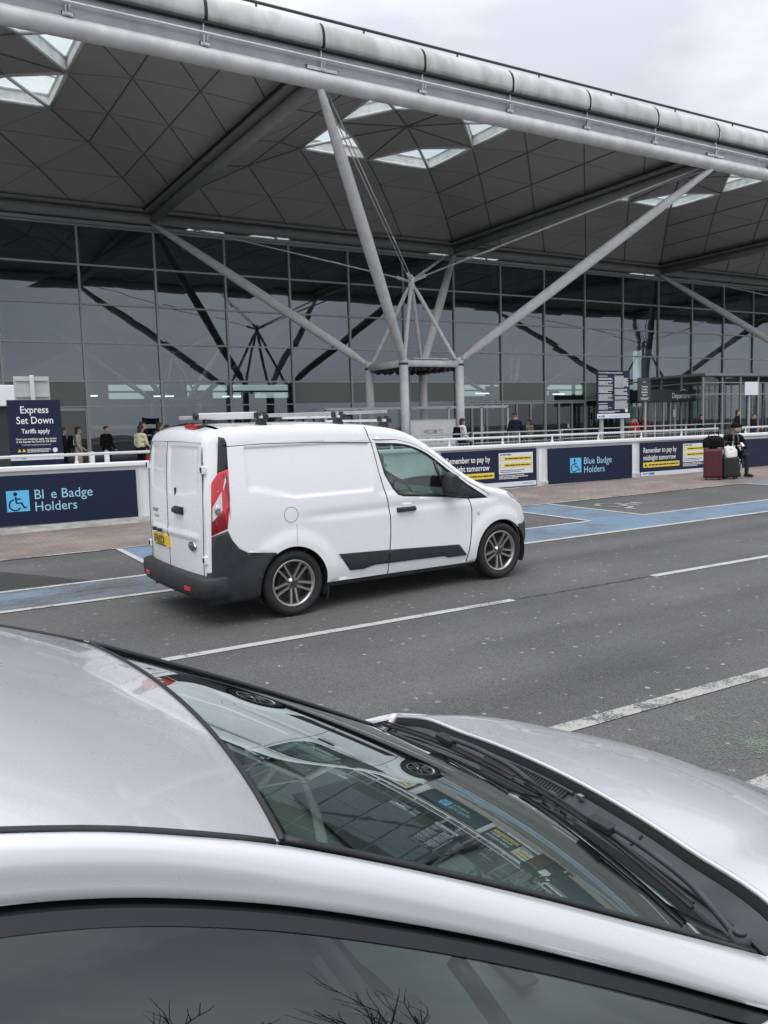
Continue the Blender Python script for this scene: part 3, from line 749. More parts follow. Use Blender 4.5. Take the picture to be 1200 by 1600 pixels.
def seam(pts, wd=.006):
    P = []; Q = []
    for i, p in enumerate(pts):
        a = Vector(pts[max(0, i - 1)]); b = Vector(pts[min(len(pts) - 1, i + 1)]); d = (b - a).normalized()
        P.append((p[0] - d.y * wd, p[1] + d.x * wd)); Q.append((p[0] + d.y * wd, p[1] - d.x * wd))
    return P + Q[::-1]
clad = [(.505, .552), (1.127, .522), (2.044, .470), (2.155, .340), (1.892, .343), (1.843, .366), (.924, .390), (.794, .364), (.636, .372)]
rearclad = [(-.655, .905), (-.622, .823), (-.557, .734), (-.472, .685), (-.20, .655), (-.12, .55), (-.15, .10), (-.9, .10), (-.9, .50), (-.812, .53), (-.80, .86)]
taillamp = [(-.600, 1.47), (-.70, 1.435), (-.765, 1.35), (-.800, .87), (-.655, .925), (-.612, 1.2)]
uptrim = [(-.585, 1.70), (-.60, 1.75), (-.655, 1.765), (-.705, 1.43), (-.600, 1.47)]
frontclad = [(2.985, .60), (3.10, .59), (3.4, .62), (3.4, .10), (2.96, .10), (3.03, .40)]
sill = [(.34, .285), (1.1, .268), (2.32, .243), (2.32, .1), (.34, .1)]
headl = [(2.80, .985), (3.0, .945), (3.085, .87), (3.135, .785), (3.04, .84), (2.87, .93)]
gut = [(-.62, 1.672), (-.2, 1.682), (.5, 1.664), (1.0, 1.638)]
regs = [('hole', arch(0, .365)), ('hole', arch(2.66, .365)), ('glass', win), ('trimq', quarter), ('frame', winframe),
        ('gap', seam(poly_curve([(.935, 1.80), (.957, 1.70), (.985, 1.62), (1.03, 1.40), (1.105, 1.09), (1.14, .885), (1.14, .7), (1.125, .55), (1.10, .25)], 4))),
        ('gap', seam(poly_curve([(2.20, .965), (2.235, .86), (2.235, .70), (2.215, .54), (2.16, .26)], 4))),
        ('gap', seam(gut, .004)), ('gap', seam([(1.0, 1.67), (1.3, 1.655), (1.52, 1.60), (1.72, 1.50), (1.95, 1.34), (2.2, 1.16), (2.5, .985)], .003)),
        ('gap', seam([(.04, .70), (.045, .82), (.05, .90)], .0015)),
        ('gap', seam(circ((-.005, .995), .074, 30) + [(.069, .995)], .0025)),
        ('lamp', taillamp), ('uptrim', uptrim), ('clad', clad), ('rearclad', rearclad), ('frontclad', frontclad), ('sill', sill), ('headl', headl), ('body', outline)]
gx = sorted([-.84 + .035 * i for i in range(118)] + [-.44, -.43, -.42, -.41, -.40, .925, .935, .945, .955, .965]); gz = sorted([.2 + .03 * i for i in range(52)] + [1.635, 1.645, 1.655, 1.665, 1.145, 1.155, 1.165, 1.175])
vv, tri = cdt_regions(regs, gx, gz, extra=[(a - .012 * 0, b - k) for a, b in VPROF_X for k in (.012, .03, .055)])
OFF = {'gap': -.012, 'glass': -.010, 'frame': -.003, 'clad': .012, 'rearclad': .010, 'frontclad': .008, 'trimq': -.006, 'lamp': .006, 'headl': .003, 'uptrim': .003, 'sill': -.008}
MATN = {'body': 'van_white', 'gap': 'seam', 'glass': 'car_glass', 'frame': 'black_gloss', 'clad': 'black_plastic', 'rearclad': 'black_plastic', 'frontclad': 'black_plastic', 'trimq': 'black_plastic', 'lamp': 'tail_red', 'headl': 'headlamp', 'uptrim': 'black_plastic', 'sill': 'black_plastic'}
NAMEN = {'body': 'side_body', 'gap': 'shut_line', 'glass': 'door_window', 'frame': 'window_frame', 'clad': 'side_moulding', 'rearclad': 'bumper_corner', 'frontclad': 'bumper_corner', 'trimq': 'quarter_trim', 'lamp': 'tail_lamp', 'headl': 'headlight', 'uptrim': 'pillar_trim', 'sill': 'sill_strip'}
van = empty('cargo_van', 'white panel van with black lower cladding and a roof rack, driving past the barrier wall', 'van', M=VM)
yc = {}
def vYc(i, tg):
    k = (i, tg)
    if k not in yc: yc[k] = vY(vv[i][0], vv[i][1], OFF.get(tg, 0))
    return yc[k]
for side in (-1, 1):
    for tg, fs in tri.items():
        if tg == 'hole': continue
        m = MB(); m.add([(p[0], side * vYc(i, tg), p[1]) for i, p in enumerate(vv)], fs, 0, True)
        o = m.build(NAMEN[tg], MATN[tg], van, fix=False)
        bm = bmesh.new(); bm.from_mesh(o.data); bmesh.ops.delete(bm, geom=[v for v in bm.verts if not v.link_faces], context='VERTS'); bmesh.ops.recalc_face_normals(bm, faces=bm.faces[:])
        if bm.faces and sum(f.normal.y * f.calc_area() for f in bm.faces) * side < 0: bmesh.ops.reverse_faces(bm, faces=bm.faces[:])
        if tg in ('clad', 'rearclad', 'frontclad', 'lamp', 'glass', 'frame', 'uptrim', 'headl'):   # returns so raised pieces have thickness
            r = bmesh.ops.extrude_edge_only(bm, edges=[e for e in bm.edges if len(e.link_faces) == 1])
            for v in [g for g in r['geom'] if isinstance(g, bmesh.types.BMVert)]: v.co.y -= side * .02
        bm.to_mesh(o.data); bm.free()
        if tg == 'lamp':
            q = MB()
            def LP(x, z, e): return (x, side * vY(x, z, .006 + e), z)
            def lens(poly, mi):
                n = 6; L_ = poly[:len(poly) // 2]; R_ = poly[len(poly) // 2:][::-1]
                q.grid(lambda u, v: LP(*[L_[min(len(L_) - 1, 0)][c] * 0 + ((1 - v) * ((1 - u) * L_[0][c] + u * L_[1][c]) + v * ((1 - u) * R_[0][c] + u * R_[1][c])) for c in (0, 1)], .004), 8, 4, mi)
            lens([(-.778, 1.13), (-.788, 1.0), (-.692, 1.10), (-.684, 1.27)], 0)
            lens([(-.797, .99), (-.80, .885), (-.66, .935), (-.675, 1.085)], 1)
            lens([(-.655, 1.42), (-.645, 1.36), (-.625, 1.0), (-.615, 1.42)], 1)
            lens([(-.668, 1.30), (-.668, 1.275), (-.632, 1.36), (-.634, 1.42)], 0)
            q.build('lamp_lens', ['tail_clear', 'tail_dark'], o, fix=False)
            q = MB(); q.sphere((-.735, side * vY(-.735, 1.10, .012), 1.10), (.03, .006, .05)); q.sphere((-.72, side * vY(-.72, 1.27, .012), 1.27), (.006, .004, .006)); q.build('lamp_bulb', 'chrome', o)
# wrap: rear doors, roof, windscreen, bonnet, nose
def strip_wrap(name, pts, mt, bulge, nw=24, off=0.0, yl=1.0, sub=None):
    m = MB(); n = len(pts)
    def f(u, v):
        i = int(round(u * (n - 1))); x, z = pts[i]; a = pts[max(0, i - 1)]; b = pts[min(n - 1, i + 1)]
        d = Vector((b[0] - a[0], b[1] - a[1])).normalized(); t = -1 + 2 * v
        hw = (vW(x, z) + vdetail(x, z) * 0 - VR) * yl; bb = bulge(i / (n - 1)) * (1 - abs(t) ** 2.4) + off
        return (x - d.y * bb, t * hw, z + d.x * bb)
    m.grid(f, n - 1, nw, 0)
    return m.build(name, mt, van)
def rear(y, z, e=0.0):
    hw = vW(-.83, z) - VR; t = max(-1, min(1, y / hw)); xx = lerp_tab([(.2, -.83), (.9, -.833), (1.2, -.825), (1.4, -.817), (1.6, -.80), (1.74, -.78)], z)
    rc = 0
    for y0, y1 in ((-.64, .06), (.15, .64)):
        rc += sst(y0, y0 + .03, y) * (1 - sst(y1 - .03, y1, y)) * sst(1.20 + .04 * sst(.3, .64, abs(y)), 1.245 + .04 * sst(.3, .64, abs(y)), z) * (1 - sst(1.655, 1.69, z))
    sw = .012 * sst(.80, .815, z) * (1 - sst(.85, .885, z)) * sst(-.70, -.55, y) * (1 - sst(.55, .7, y))
    return Vector((xx - .038 * (1 - abs(t) ** 2.4) + .014 * rc - sw - e, y, z))
m = MB(); m.grid(lambda u, v: (lambda z: rear((-1 + 2 * v) * (vW(-.83, z) - VR), z))(.48 + 1.24 * u), 84, 90); rear_body = m.build('rear_doors', 'van_white', van)
strip_wrap('rear_header', [p for p in VPROF_X if p[0] < -.63 and p[1] > 1.69], 'van_white', lambda t: .038, nw=64)
rf = [p for p in VPROF_X if -.64 <= p[0] <= 1.40]
strip_wrap('roof', rf, 'van_white', lambda t: .030 + .025 * (1 - min(1, t * 10)))
ws = [p for p in VPROF_X if 1.39 <= p[0] <= 2.53]
strip_wrap('windscreen', ws, 'car_glass', lambda t: .03 + .05 * t, yl=.97)
bn = [p for p in VPROF_X if p[0] >= 2.50 and p[1] > .70]
strip_wrap('bonnet', bn, 'van_white', lambda t: .08 - .02 * t)
ns = [p for p in VPROF_X if p[0] >= 3.0 and p[1] < .72]
strip_wrap('front_bumper', ns, 'black_plastic', lambda t: .06)
# rear face details
def rear_poly(m, pts, e, mi=0, back=.012):
    n = len(pts); m.add([rear(y, z, e) for y, z in pts] + [rear(y, z, -back) for y, z in pts], [tuple(range(n))] + [(i, (i + 1) % n, n + (i + 1) % n, n + i) for i in range(n)], mi)
def rear_line(name, pts, r, mt, par, e=.001):
    m = MB(); m.path([rear(y, z, e) for y, z in pts], r, 6); return m.build(name, mt, par)
rear_line('shut_line', [(.10, .47 + .05 * k) for k in range(26)], .0045, 'seam', rear_body)
for s_ in (-1, 1):
    rear_line('shut_line', [(s_ * lerp_tab([(.47, .70), (.9, .735), (1.4, .745), (1.7, .70)], .47 + .05 * k), .47 + .05 * k) for k in range(25)], .005, 'seam', rear_body)
    for z in (.64, 1.47):
        m = MB(); m.box(rear(s_ * .755, z, .006), (.035, .055, .075), bevel=.008); m.box(rear(s_ * .755, z, .026), (.012, .022, .045), 1); m.build('hinge', ['van_white', 'black_plastic'], rear_body)
m = MB(); m.box(rear(-.215, 1.065, .03), (.03, .20, .045), bevel=.012); m.box(rear(-.215, 1.065, .006), (.02, .22, .075), bevel=.01); m.build('door_handle', 'black_plastic', rear_body)
m = MB(); m.box(rear(-.11, 1.235, .006), (.014, .028, .085), bevel=.006); m.build('door_lock', 'black_plastic', rear_body)
m = MB(); m.box(rear(-.07, 1.075, .004), (.01, .012, .03)); m.build('door_lock', 'seam', rear_body)
m = MB(); c = (.335, .725); pts = [(c[0] + .26, c[1] - .056), (c[0] + .26, c[1] + .056), (c[0] - .26, c[1] + .056), (c[0] - .26, c[1] - .056)]
rear_poly(m, pts, .012); PT = lambda u, v: rear(c[0] + .245 - u, c[1] - .038 + v, .0135)
text_mesh('LF18 ECV', .108, PT, 1, m, bold=.002, spacing=.93, sx=.88)
m.box(rear(c[0], c[1] - .052, .015), (.004, .30, .010), 1)
m.build('number_plate', ['plate_yellow', 'black_gloss'], rear_body)
for y in (.30, .48):
    m = MB(); m.box(rear(y, .825, .016), (.03, .07, .035), bevel=.01); m.build('plate_lamp', 'black_plastic', rear_body)
m = MB(); m.lathe([(0, .012), (.05, .012), (.062, .008), (.066, 0)], 'X', (0, 0, 0), n=28, mi=0); m.lathe([(.063, .0125), (.067, .012), (.069, 0)], 'X', (0, 0, 0), n=28, mi=1)
P0 = rear(-.50, .745, 0); m.v = [(P0.x - p[0] - .001, P0.y + p[1] * 1.28, P0.z + p[2] * .62) for p in m.v]
m.path([rear(-.50 + y, .745 + z, .014) for y, z in [(.045, -.004), (.03, .012), (.022, -.008), (.012, .006), (0, -.004), (-.012, .005), (-.024, -.004), (-.04, .008)]], .0022, 5, mi=1)
m.build('badge', ['badge_blue', 'chrome'], rear_body)
m = MB(); text_mesh('TRANSIT', .05, lambda u, v: rear(.60 - u, 1.0 + v, .003), 0, m, bold=.001); text_mesh('CONNECT', .04, lambda u, v: rear(.56 - u, .945 + v, .003), 0, m); m.build('badge', 'seam', rear_body)
# rear bumper with step
m = MB(); bprof = [(.06, .492), (-.05, .484), (-.066, .466), (-.072, .40), (-.066, .335), (-.04, .282), (.03, .26)]
def bf(u, v):
    t = -1 + 2 * u; ox, z = bprof[int(round(v * 6))]
    # plan curve: slightly bowed across the back, then round the corner and forward along the side
    a = abs(t); s_ = 1 if t > 0 else -1
    if a < .72: px_, py_, nx, ny = -.872 - .03 * (1 - (a / .72) ** 2), .72 * a / .72, -1, 0
    elif a < .90: q = (a - .72) / .18 * pi / 2; px_, py_, nx, ny = -.872 + .11 * (1 - cos(q)), .72 + .115 * sin(q), -cos(q), sin(q)
    else: q = (a - .90) / .10; px_, py_, nx, ny = -.762 + .14 * q, .835 + .008 * q, 0, 1
    k = 1 - .75 * max(0, (a - .88) / .12)
    return (px_ - nx * ox * -1 * -1 * k if False else px_ + nx * (-ox) * k, s_ * (py_ + ny * (-ox) * k), z + .012 * (1 - k))
m.grid(bf, 60, 6); bo = m.build('rear_bumper', 'black_plastic', van)
for s_ in (-1, 1):
    m = MB(); m.box((-.950, s_ * .56, .365), (.03, .13, .042), rot=Matrix.Rotation(s_ * -.05, 3, 'Z'), bevel=.008); m.build('reflector', 'tail_red', bo)
m = MB(); m.box((-.70, -.30, 1.862), (.09, .26, .04), bevel=.018); m.build('high_brake_lamp', 'tail_red', van)
m = MB(); m.box((-.665, -.30, 1.858), (.10, .31, .035), 0, bevel=.015); m.build('lamp_surround', 'black_plastic', van)
# door handle, fuel flap, repeater, mirror
for s_ in (-1, 1):
    y = vY(1.345, .925)
    m = MB(); m.box((1.345, s_ * (y + .028), .925), (.225, .026, .036), bevel=.012); m.box((1.345, s_ * (y + .004), .925), (.235, .02, .05), bevel=.008); m.box((1.36, s_ * (y + .002), .96), (.11, .014, .05), 1, bevel=.02); m.build('door_handle', ['black_plastic', 'van_white'], van)
    m = MB(); m.sphere((2.335, s_ * (vY(2.335, .80) + .0), .80), (.018, .01, .032)); m.build('side_repeater', 'tail_clear', van)
    m = MB(); pr = [(1.80, 1.045), (1.79, 1.15), (1.81, 1.255), (1.86, 1.28), (1.95, 1.23), (1.985, 1.12), (1.97, 1.05), (1.90, 1.03)]
    y0, y1 = .88, 1.045
    cxm = sum(p[0] for p in pr) / 8; czm = sum(p[1] for p in pr) / 8
    rings = [(y0, .75), (y0 + .03, .97), ((y0 + y1) / 2, 1.0), (y1 - .03, .93), (y1, .70)]
    P = [((cxm + (p[0] - cxm) * k) * 1 + .02, s_ * yy, czm + (p[1] - czm) * k) for yy, k in rings for p in poly_curve(pr + [pr[0]], 3)[:-1]]
    nn_ = len(P) // 5; m.add(P, [(i * nn_ + k, i * nn_ + (k + 1) % nn_, (i + 1) * nn_ + (k + 1) % nn_, (i + 1) * nn_ + k) for i in range(4) for k in range(nn_)], 0, True)
    m.add(P[-nn_:], [tuple(range(nn_))], 0); m.box((1.98, s_ * .84, 1.06), (.10, .12, .06), 0, bevel=.02); m.build('wing_mirror', 'black_plastic', van)
    m = MB(); m.add([(1.795, s_ * .89, 1.06), (1.795, s_ * 1.05, 1.07), (1.80, s_ * 1.05, 1.25), (1.80, s_ * .89, 1.26)], [(0, 1, 2, 3)]); 
    # wheel arch liners
    for cx_ in (0, 2.66):
        l = MB(); l.grid(lambda u, v: (cx_ + .372 * cos(radians(-25 + 230 * u)), s_ * (.50 + .385 * v), .325 + .372 * sin(radians(-25 + 230 * u))), 28, 2); l.build('arch_liner', 'black_plastic', van)
# divider bar between door window and quarter light, cabin
for s_ in (-1, 1):
    m = MB()
    a, b = (1.775, 1.40), (1.885, 1.035)
    m.path([(a[0], s_ * (vY(*a) - .004), a[1]), (b[0], s_ * (vY(*b) - .004), b[1])], .017, 6); m.build('window_divider', 'black_gloss', van)
m = MB(); m.box((1.9, 0, .88), (.75, 1.5, .24), 0, bevel=.06); m.box((2.25, 0, .98), (.5, 1.45, .08), 0, bevel=.03); m.build('dashboard', 'seat_cloth', van)
m = MB(); m.box((.84, 0, 1.05), (.03, 1.5, 1.3)); m.box((1.9, 0, .30), (2.4, 1.6, .05)); m.box((.0, 0, .42), (1.6, 1.0, .2)); m.build('bulkhead', 'seat_cloth', van)
for s_ in (-1, 1):
    m = MB(); m.box((1.16, s_ * .40, .62), (.52, .50, .16), bevel=.06); m.box((.95, s_ * .40, .98), (.13, .48, .62), rot=Matrix.Rotation(-.16, 3, 'Y'), bevel=.05); m.box((.90, s_ * .40, 1.36), (.10, .26, .18), bevel=.05); m.build('seat', 'seat_cloth', van)
m = MB(); m.path([(1.66 - .06 * sin(t), -.40 + .185 * cos(t), 1.02 + .175 * sin(t)) for t in [2 * pi * k / 24 for k in range(24)]], .015, 8, closed=True); m.tube((1.66, -.40, 1.02), (1.80, -.40, .95), .03); m.box((1.66, -.40, 1.02), (.03, .30, .035)); m.build('steering_wheel', 'black_plastic', van)
# wheels
def make_wheel(par, c, out, R=.325, name='wheel', rim_r=.232, style=0):
    w_ = bpy.data.objects.new(name, None); col.objects.link(w_); w_.parent = par; w_.location = c
    t = MB(); wd = .105
    t.lathe([(rim_r - .004, -wd * .78), (rim_r + .03, -wd * .95), (R - .05, -wd), (R - .015, -wd * .86), (R - .002, -wd * .55), (R, 0), (R - .002, wd * .55), (R - .015, wd * .86), (R - .05, wd), (rim_r + .03, wd * .95), (rim_r - .004, wd * .78)], 'Y', n=44)
    for q in (-.055, -.02, .02, .055): t.lathe([(R + .0005, q - .005), (R - .006, q), (R + .0005, q + .005)], 'Y', n=44, mi=1)
    t.build('tyre', ['tyre_rubber', 'dark_gap'], w_)
    r = MB(); o = out
    r.lathe([(rim_r, .083 * o), (rim_r - .004, .088 * o), (rim_r - .02, .082 * o), (rim_r - .03, .05 * o), (rim_r - .03, -.08 * o)], 'Y', n=40)
    r.lathe([(rim_r - .034, -.02 * o), (.0, -.02 * o)], 'Y', n=40, mi=1)
    r.lathe([(.03, .074 * o), (.03, .068 * o), (.055, .062 * o), (.062, .03 * o), (.06, -.02 * o)], 'Y', n=24); r.lathe([(0, .075 * o), (.03, .073 * o)], 'Y', n=20, mi=1)
    for k in range(5):
        a = 2 * pi * k / 5 + .3 + style
        M_ = Matrix.Rotation(a, 3, 'Y')
        for s2 in (-1, 1):
            L0, L1 = .045, rim_r - .012
            pts = [(L0, s2 * .022, .060, .016), (.10, s2 * .026, .066, .014), (.17, s2 * .033, .074, .0145), (L1, s2 * .042, .079, .017)]
            P = []
            for (rr, zz, yy, hw) in pts:
                for dz, dy in ((-hw, -.014), (-hw * .7, .0), (hw * .7, .0), (hw, -.014), (hw * .8, -.035), (-hw * .8, -.035)):
                    P.append(M_ @ Vector((rr, (yy + dy) * o, zz + dz)))
            F = [(i * 6 + j, i * 6 + (j + 1) % 6, (i + 1) * 6 + (j + 1) % 6, (i + 1) * 6 + j) for i in range(3) for j in range(6)]
            r.add(P, F, 0)
        p = M_ @ Vector((.046, .064 * o, 0)); p2 = (Matrix.Rotation(a + pi / 5, 3, 'Y') @ Vector((.048, .06 * o, 0))); r.tube(p2, p2 + Vector((0, .012 * o, 0)), .011, n=8, mi=1)
    r.lathe([(.150, .012 * o), (.150, .0), (.05, .0)], 'Y', n=30, mi=2)
    r.build('rim', ['alloy', 'alloy_dark', 'brake_disc'], w_)
    return w_
for cx_ in (0, 2.66):
    for s_ in (-1, 1): make_wheel(van, (cx_, s_ * .785, .325), s_)
m = MB(); m.box((1.33, 0, .31), (3.6, 1.35, .14)); m.tube((0, -.6, .3), (0, .6, .3), .06); m.build('underbody', 'dark_metal', van)
for s_ in (-1, 1):
    m = MB(); m.box((.385, s_ * .76, .22), (.02, .20, .20), rot=Matrix.Rotation(.12, 3, 'Y')); m.build('mud_flap', 'tyre_rubber', van)
# roof bars on feet
for x, tilt in ((-.14, 0), (.72, 0), (1.28, 0)):
    m = MB()
    zt = lerp_tab(VPROF_X, x) - .005
    m.box((x, 0, zt + .085), (.04, 1.42, .025), 0, bevel=.008)
    for s_ in (-1, 1):
        m.add([(x - .055, s_ * .66, zt - .05), (x + .055, s_ * .66, zt - .05), (x + .028, s_ * .64, zt + .068), (x - .028, s_ * .64, zt + .068), (x - .055, s_ * .55, zt - .03), (x + .055, s_ * .55, zt - .03), (x + .028, s_ * .57, zt + .068), (x - .028, s_ * .57, zt + .068)],
              [(0, 1, 2, 3), (7, 6, 5, 4), (0, 4, 5, 1), (1, 5, 6, 2), (2, 6, 7, 3), (3, 7, 4, 0)], 1)
        m.box((x, s_ * .71, zt + .085), (.055, .03, .05), 1, bevel=.008)
        m.box((x - .045, s_ * .60, zt + .105), (.035, .05, .06), 1, bevel=.01); m.box((x + .045, s_ * .60, zt + .105), (.035, .05, .06), 1, bevel=.01)
    m.build('roof_bar', ['galv_white', 'black_plastic'], van)
# the ladder clamped across the bars
lad = empty('ladder', 'long aluminium ladder strapped on the roof bars of the white van', 'ladder', M=VM @ Matrix.Translation((.35, -.24, 1.945)))
for s_ in (-1, 1):
    m = MB(); m.box((0, s_ * .19, 0), (2.2, .022, .036), bevel=.005); m.build('rail', 'galv', lad)
m = MB()
for k in range(8): m.tube((-.95 + .27 * k, -.18, 0), (-.95 + .27 * k, .18, 0), .015, n=8)
m.build('rungs', 'galv', lad)
tb = empty('pipe_carrier', 'white tube with black end caps lying on the roof bars above the rear doors', 'pipe', M=VM @ Matrix.Translation((-.46, -.56, 1.955)))
m = MB(); m.box((0, 0, 0), (.60, .05, .058), bevel=.01); m.build('tube_body', 'galv_white', tb)
for s_ in (-1, 1):
    m = MB(); m.tube((s_ * .30, 0, 0), (s_ * .335, 0, 0), .034, n=12); m.build('end_cap', 'black_plastic', tb)
# ------------------------------------------------------------------ barrier wall, its boards and handrail
WA = atan2(SL, 1)
def wall_frame(x): return Matrix.Translation((x, BY(x), 0)) @ Matrix.Rotation(WA, 4, 'Z')
WT = 1.50
def barrier(x0, x1, label, slope_end=0):
    """one length of the wall: body, coping, base course"""
    o = empty('barrier_wall', label, 'wall', M=wall_frame(x0), group='white barrier walls along the forecourt')
    n = (x1 - x0) / cos(WA)
    m = MB(); n0 = 14
    m.box((n / 2, .11, .78), (n, .18, 1.36), 0); m.build('wall_body', 'wall_white', o)
    m = MB(); P = [(0, -.03), (0, .25)]
    m.box((n / 2, .11, WT - .045), (n + .03, .30, .09), 0, bevel=.02); m.build('coping', 'cap_white', o)
    m = MB(); zb = [GC(x0, BY(x0)), GC(x1, BY(x1))]
    m.add([(0, -.015, zb[0] - .02), (n, -.015, zb[1] - .02), (n, -.015, zb[1] + .12), (0, -.015, zb[0] + .12), (0, .02, zb[0] + .125), (n, .02, zb[1] + .125)], [(0, 1, 2, 3), (3, 2, 5, 4)]); m.build('base_course', 'plinth', o)
    k = 0
    while k * 3.03 < n - 1:
        m = MB(); m.box((k * 3.03 + 2.87, .005, .92), (.014, .03, .9), 0); m.box((k * 3.03 + 3.1, .0, .92), (.10, .012, .86), 0); m.build('panel_joint_or_shade', 'cap_white', o); k += 1
    return o
barrier(-40, -13.8, 'white barrier wall behind the silver car, far left beyond the blue badge board')
barrier(-13.8, -7.3, 'white barrier wall carrying the blue badge board with the missing letter')
barrier(-7.3, 1.95, 'white barrier wall behind the van with the payment board above its bonnet')
barrier(1.95, 8.55, 'white barrier wall running right to the seated man, blue badge board in its middle')
barrier(9.3, 34, 'white barrier wall right of the seated man with a plain navy board')
def handrail(x0, x1, label, step=1.55):
    o = empty('handrail', label, 'handrail', M=wall_frame(x0), group='handrails on the barrier walls'); n = (x1 - x0) / cos(WA)
    m = MB(); m.path([(0, .11, 1.67), (n, .11, 1.67)], .028, 10); m.build('rail', 'galv_white', o)
    k = .15
    while k < n:
        m = MB(); m.tube((k, .11, WT - .01), (k, .11, 1.66), .022, n=8); m.tube((k, .11, WT - .005), (k, .11, WT + .06), .045, .025, n=10); m.build('stanchion', 'galv_white', o); k += step
    return o
handrail(-20, -4.0, 'white tubular handrail on the wall at the left, passing the express set down sign')
handrail(-4.0, 8.5, 'white tubular handrail on the wall between the van and the seated man')
handrail(9.55, 30, 'white tubular handrail on the wall right of the seated man')
def board(name, x0, x1, z0, z1, label, e=.035):
    o = empty(name, label, 'sign board', M=wall_frame(x0), group='boards fixed to the barrier walls'); n = (x1 - x0) / cos(WA)
    m = MB(); m.box((n / 2, -e / 2 + .012, (z0 + z1) / 2), (n, e, z1 - z0), 0, bevel=.004); m.build('panel', 'navy', o)
    return o, n, (lambda u, v, k=0: (u, -e + .010 - .002 * k, v))
def badge(x0, x1, label, missing=False, sx_=.71):
    o, n, F = board('blue_badge_board', x0, x1, .45, 1.345, label)
    m = MB(); s_ = .375; zz = .70
    m.add([F(sx_, zz), F(sx_ + s_, zz), F(sx_ + s_, zz + s_), F(sx_, zz + s_)], [(0, 1, 2, 3)]); m.build('symbol_plate', 'sign_cyan', o)
    m = MB(); wheelchair(lambda u, v: F(sx_ + s_ * u * .98, zz + s_ * v, 1), 0, m, .042); m.build('symbol', 'navy', o)
    m = MB()
    if missing: text_mesh('Bl', .245, lambda u, v: F(sx_ + s_ + .075 + u, .905 + v, 1), 0, m, sx=.95); text_mesh('e Badge', .245, lambda u, v: F(sx_ + s_ + .36 + u, .905 + v, 1), 0, m, sx=.95)
    else: text_mesh('Blue Badge', .245, lambda u, v: F(sx_ + s_ + .075 + u, .905 + v, 1), 0, m, sx=.90)
    text_mesh('Holders', .245, lambda u, v: F(sx_ + s_ + .075 + u, .685 + v, 1), 0, m, sx=.92); m.build('lettering', 'letter_blue', o)
badge(-10.95, -7.98, 'navy blue badge board left of the van, its word Blue missing the letter u', True, .70)
badge(2.10, 4.97, 'navy blue badge board between the van bonnet and the second payment board')
def lines(m, F, u0, u1, v, h, mi, seed, k=1):
    """a line of print too small to read: short dashes as long as words"""
    r = random.Random(seed); u = u0
    while u < u1 - .01:
        wv = min(r.uniform(.03, .11) * (h / .02), u1 - u); m.add([F(u, v, k), F(u + wv, v, k), F(u + wv, v + h, k), F(u, v + h, k)], [(0, 1, 2, 3)], mi); u += wv + h * .55
def pay(x0, x1, label):
    o, n, F = board('payment_board', x0, x1, .45, 1.375, label)
    q = n / 2.78
    m = MB(); text_mesh('Remember to pay by', .195, lambda u, v: F(.10 * q + u, 1.10 + v, 1), 0, m, bold=.003, sx=.76 * q); text_mesh('midnight tomorrow', .195, lambda u, v: F(.10 * q + u, .90 + v, 1), 0, m, bold=.003, sx=.79 * q); m.build('lettering', 'letter_white', o)
    m = MB(); F1 = lambda u, v, k=0: F(u * q, v, k)
    m.add([F1(.10, .70), F1(1.48, .70), F1(1.48, .84), F1(.10, .84)], [(0, 1, 2, 3)], 0); m.add([F1(.14, .735, 1), F1(.25, .735, 1), F1(.195, .815, 1)], [(0, 1, 2)], 1); lines(m, F1, .30, 1.42, .75, .035, 1, 3); m.build('notice_strip', ['sign_yellow', 'navy'], o)
    m = MB(); m.add([F1(1.62, .78), F1(2.66, .78), F1(2.66, 1.29), F1(1.62, 1.29)], [(0, 1, 2, 3)], 0)
    for v in (1.10, .94): m.add([F1(1.64, v, 1), F1(2.64, v, 1), F1(2.64, v + .10, 1), F1(1.64, v + .10, 1)], [(0, 1, 2, 3)], 1); lines(m, F1, 1.80, 2.58, v + .035, .03, 2, v, 2); m.add([F1(1.67, v + .02, 2), F1(1.76, v + .02, 2), F1(1.76, v + .08, 2), F1(1.67, v + .08, 2)], [(0, 1, 2, 3)], 0)
    lines(m, F1, 1.66, 2.0, 1.235, .025, 2, 1, 1); lines(m, F1, 1.66, 2.4, .86, .016, 2, 5, 1); lines(m, F1, 1.66, 2.3, .82, .014, 2, 6, 1); m.build('instruction_panel', ['sign_pale', 'sign_yellow', 'navy'], o)
    m = MB(); lines(m, F1, 1.62, 2.4, .735, .018, 0, 8); lines(m, F1, 1.62, 2.5, .70, .018, 0, 9); lines(m, F1, 1.62, 2.2, .665, .018, 0, 10); m.build('lettering', 'letter_white', o)
    m = MB(); m.add([F1(.01, .47), F1(2.76, .47), F1(2.76, .585), F1(.01, .585)], [(0, 1, 2, 3)], 0); lines(m, F1, .08, .32, .52, .03, 1, 2, 1); m.add([F1(.34, .50, 1), F1(.52, .50, 1), F1(.52, .56, 1), F1(.34, .56, 1)], [(0, 1, 2, 3)], 1); lines(m, F1, 2.35, 2.65, .52, .02, 1, 4, 1); m.build('logo_strip', ['sign_pale', 'logo_blue'], o)
pay(-1.05, 1.73, 'navy payment reminder board partly hidden behind the van bonnet')
pay(5.28, 8.07, 'navy payment reminder board just left of the maroon suitcase')
o, n, F = board('blank_board', 9.38, 14, .47, 1.33, 'plain navy board behind the seated man at the right edge')

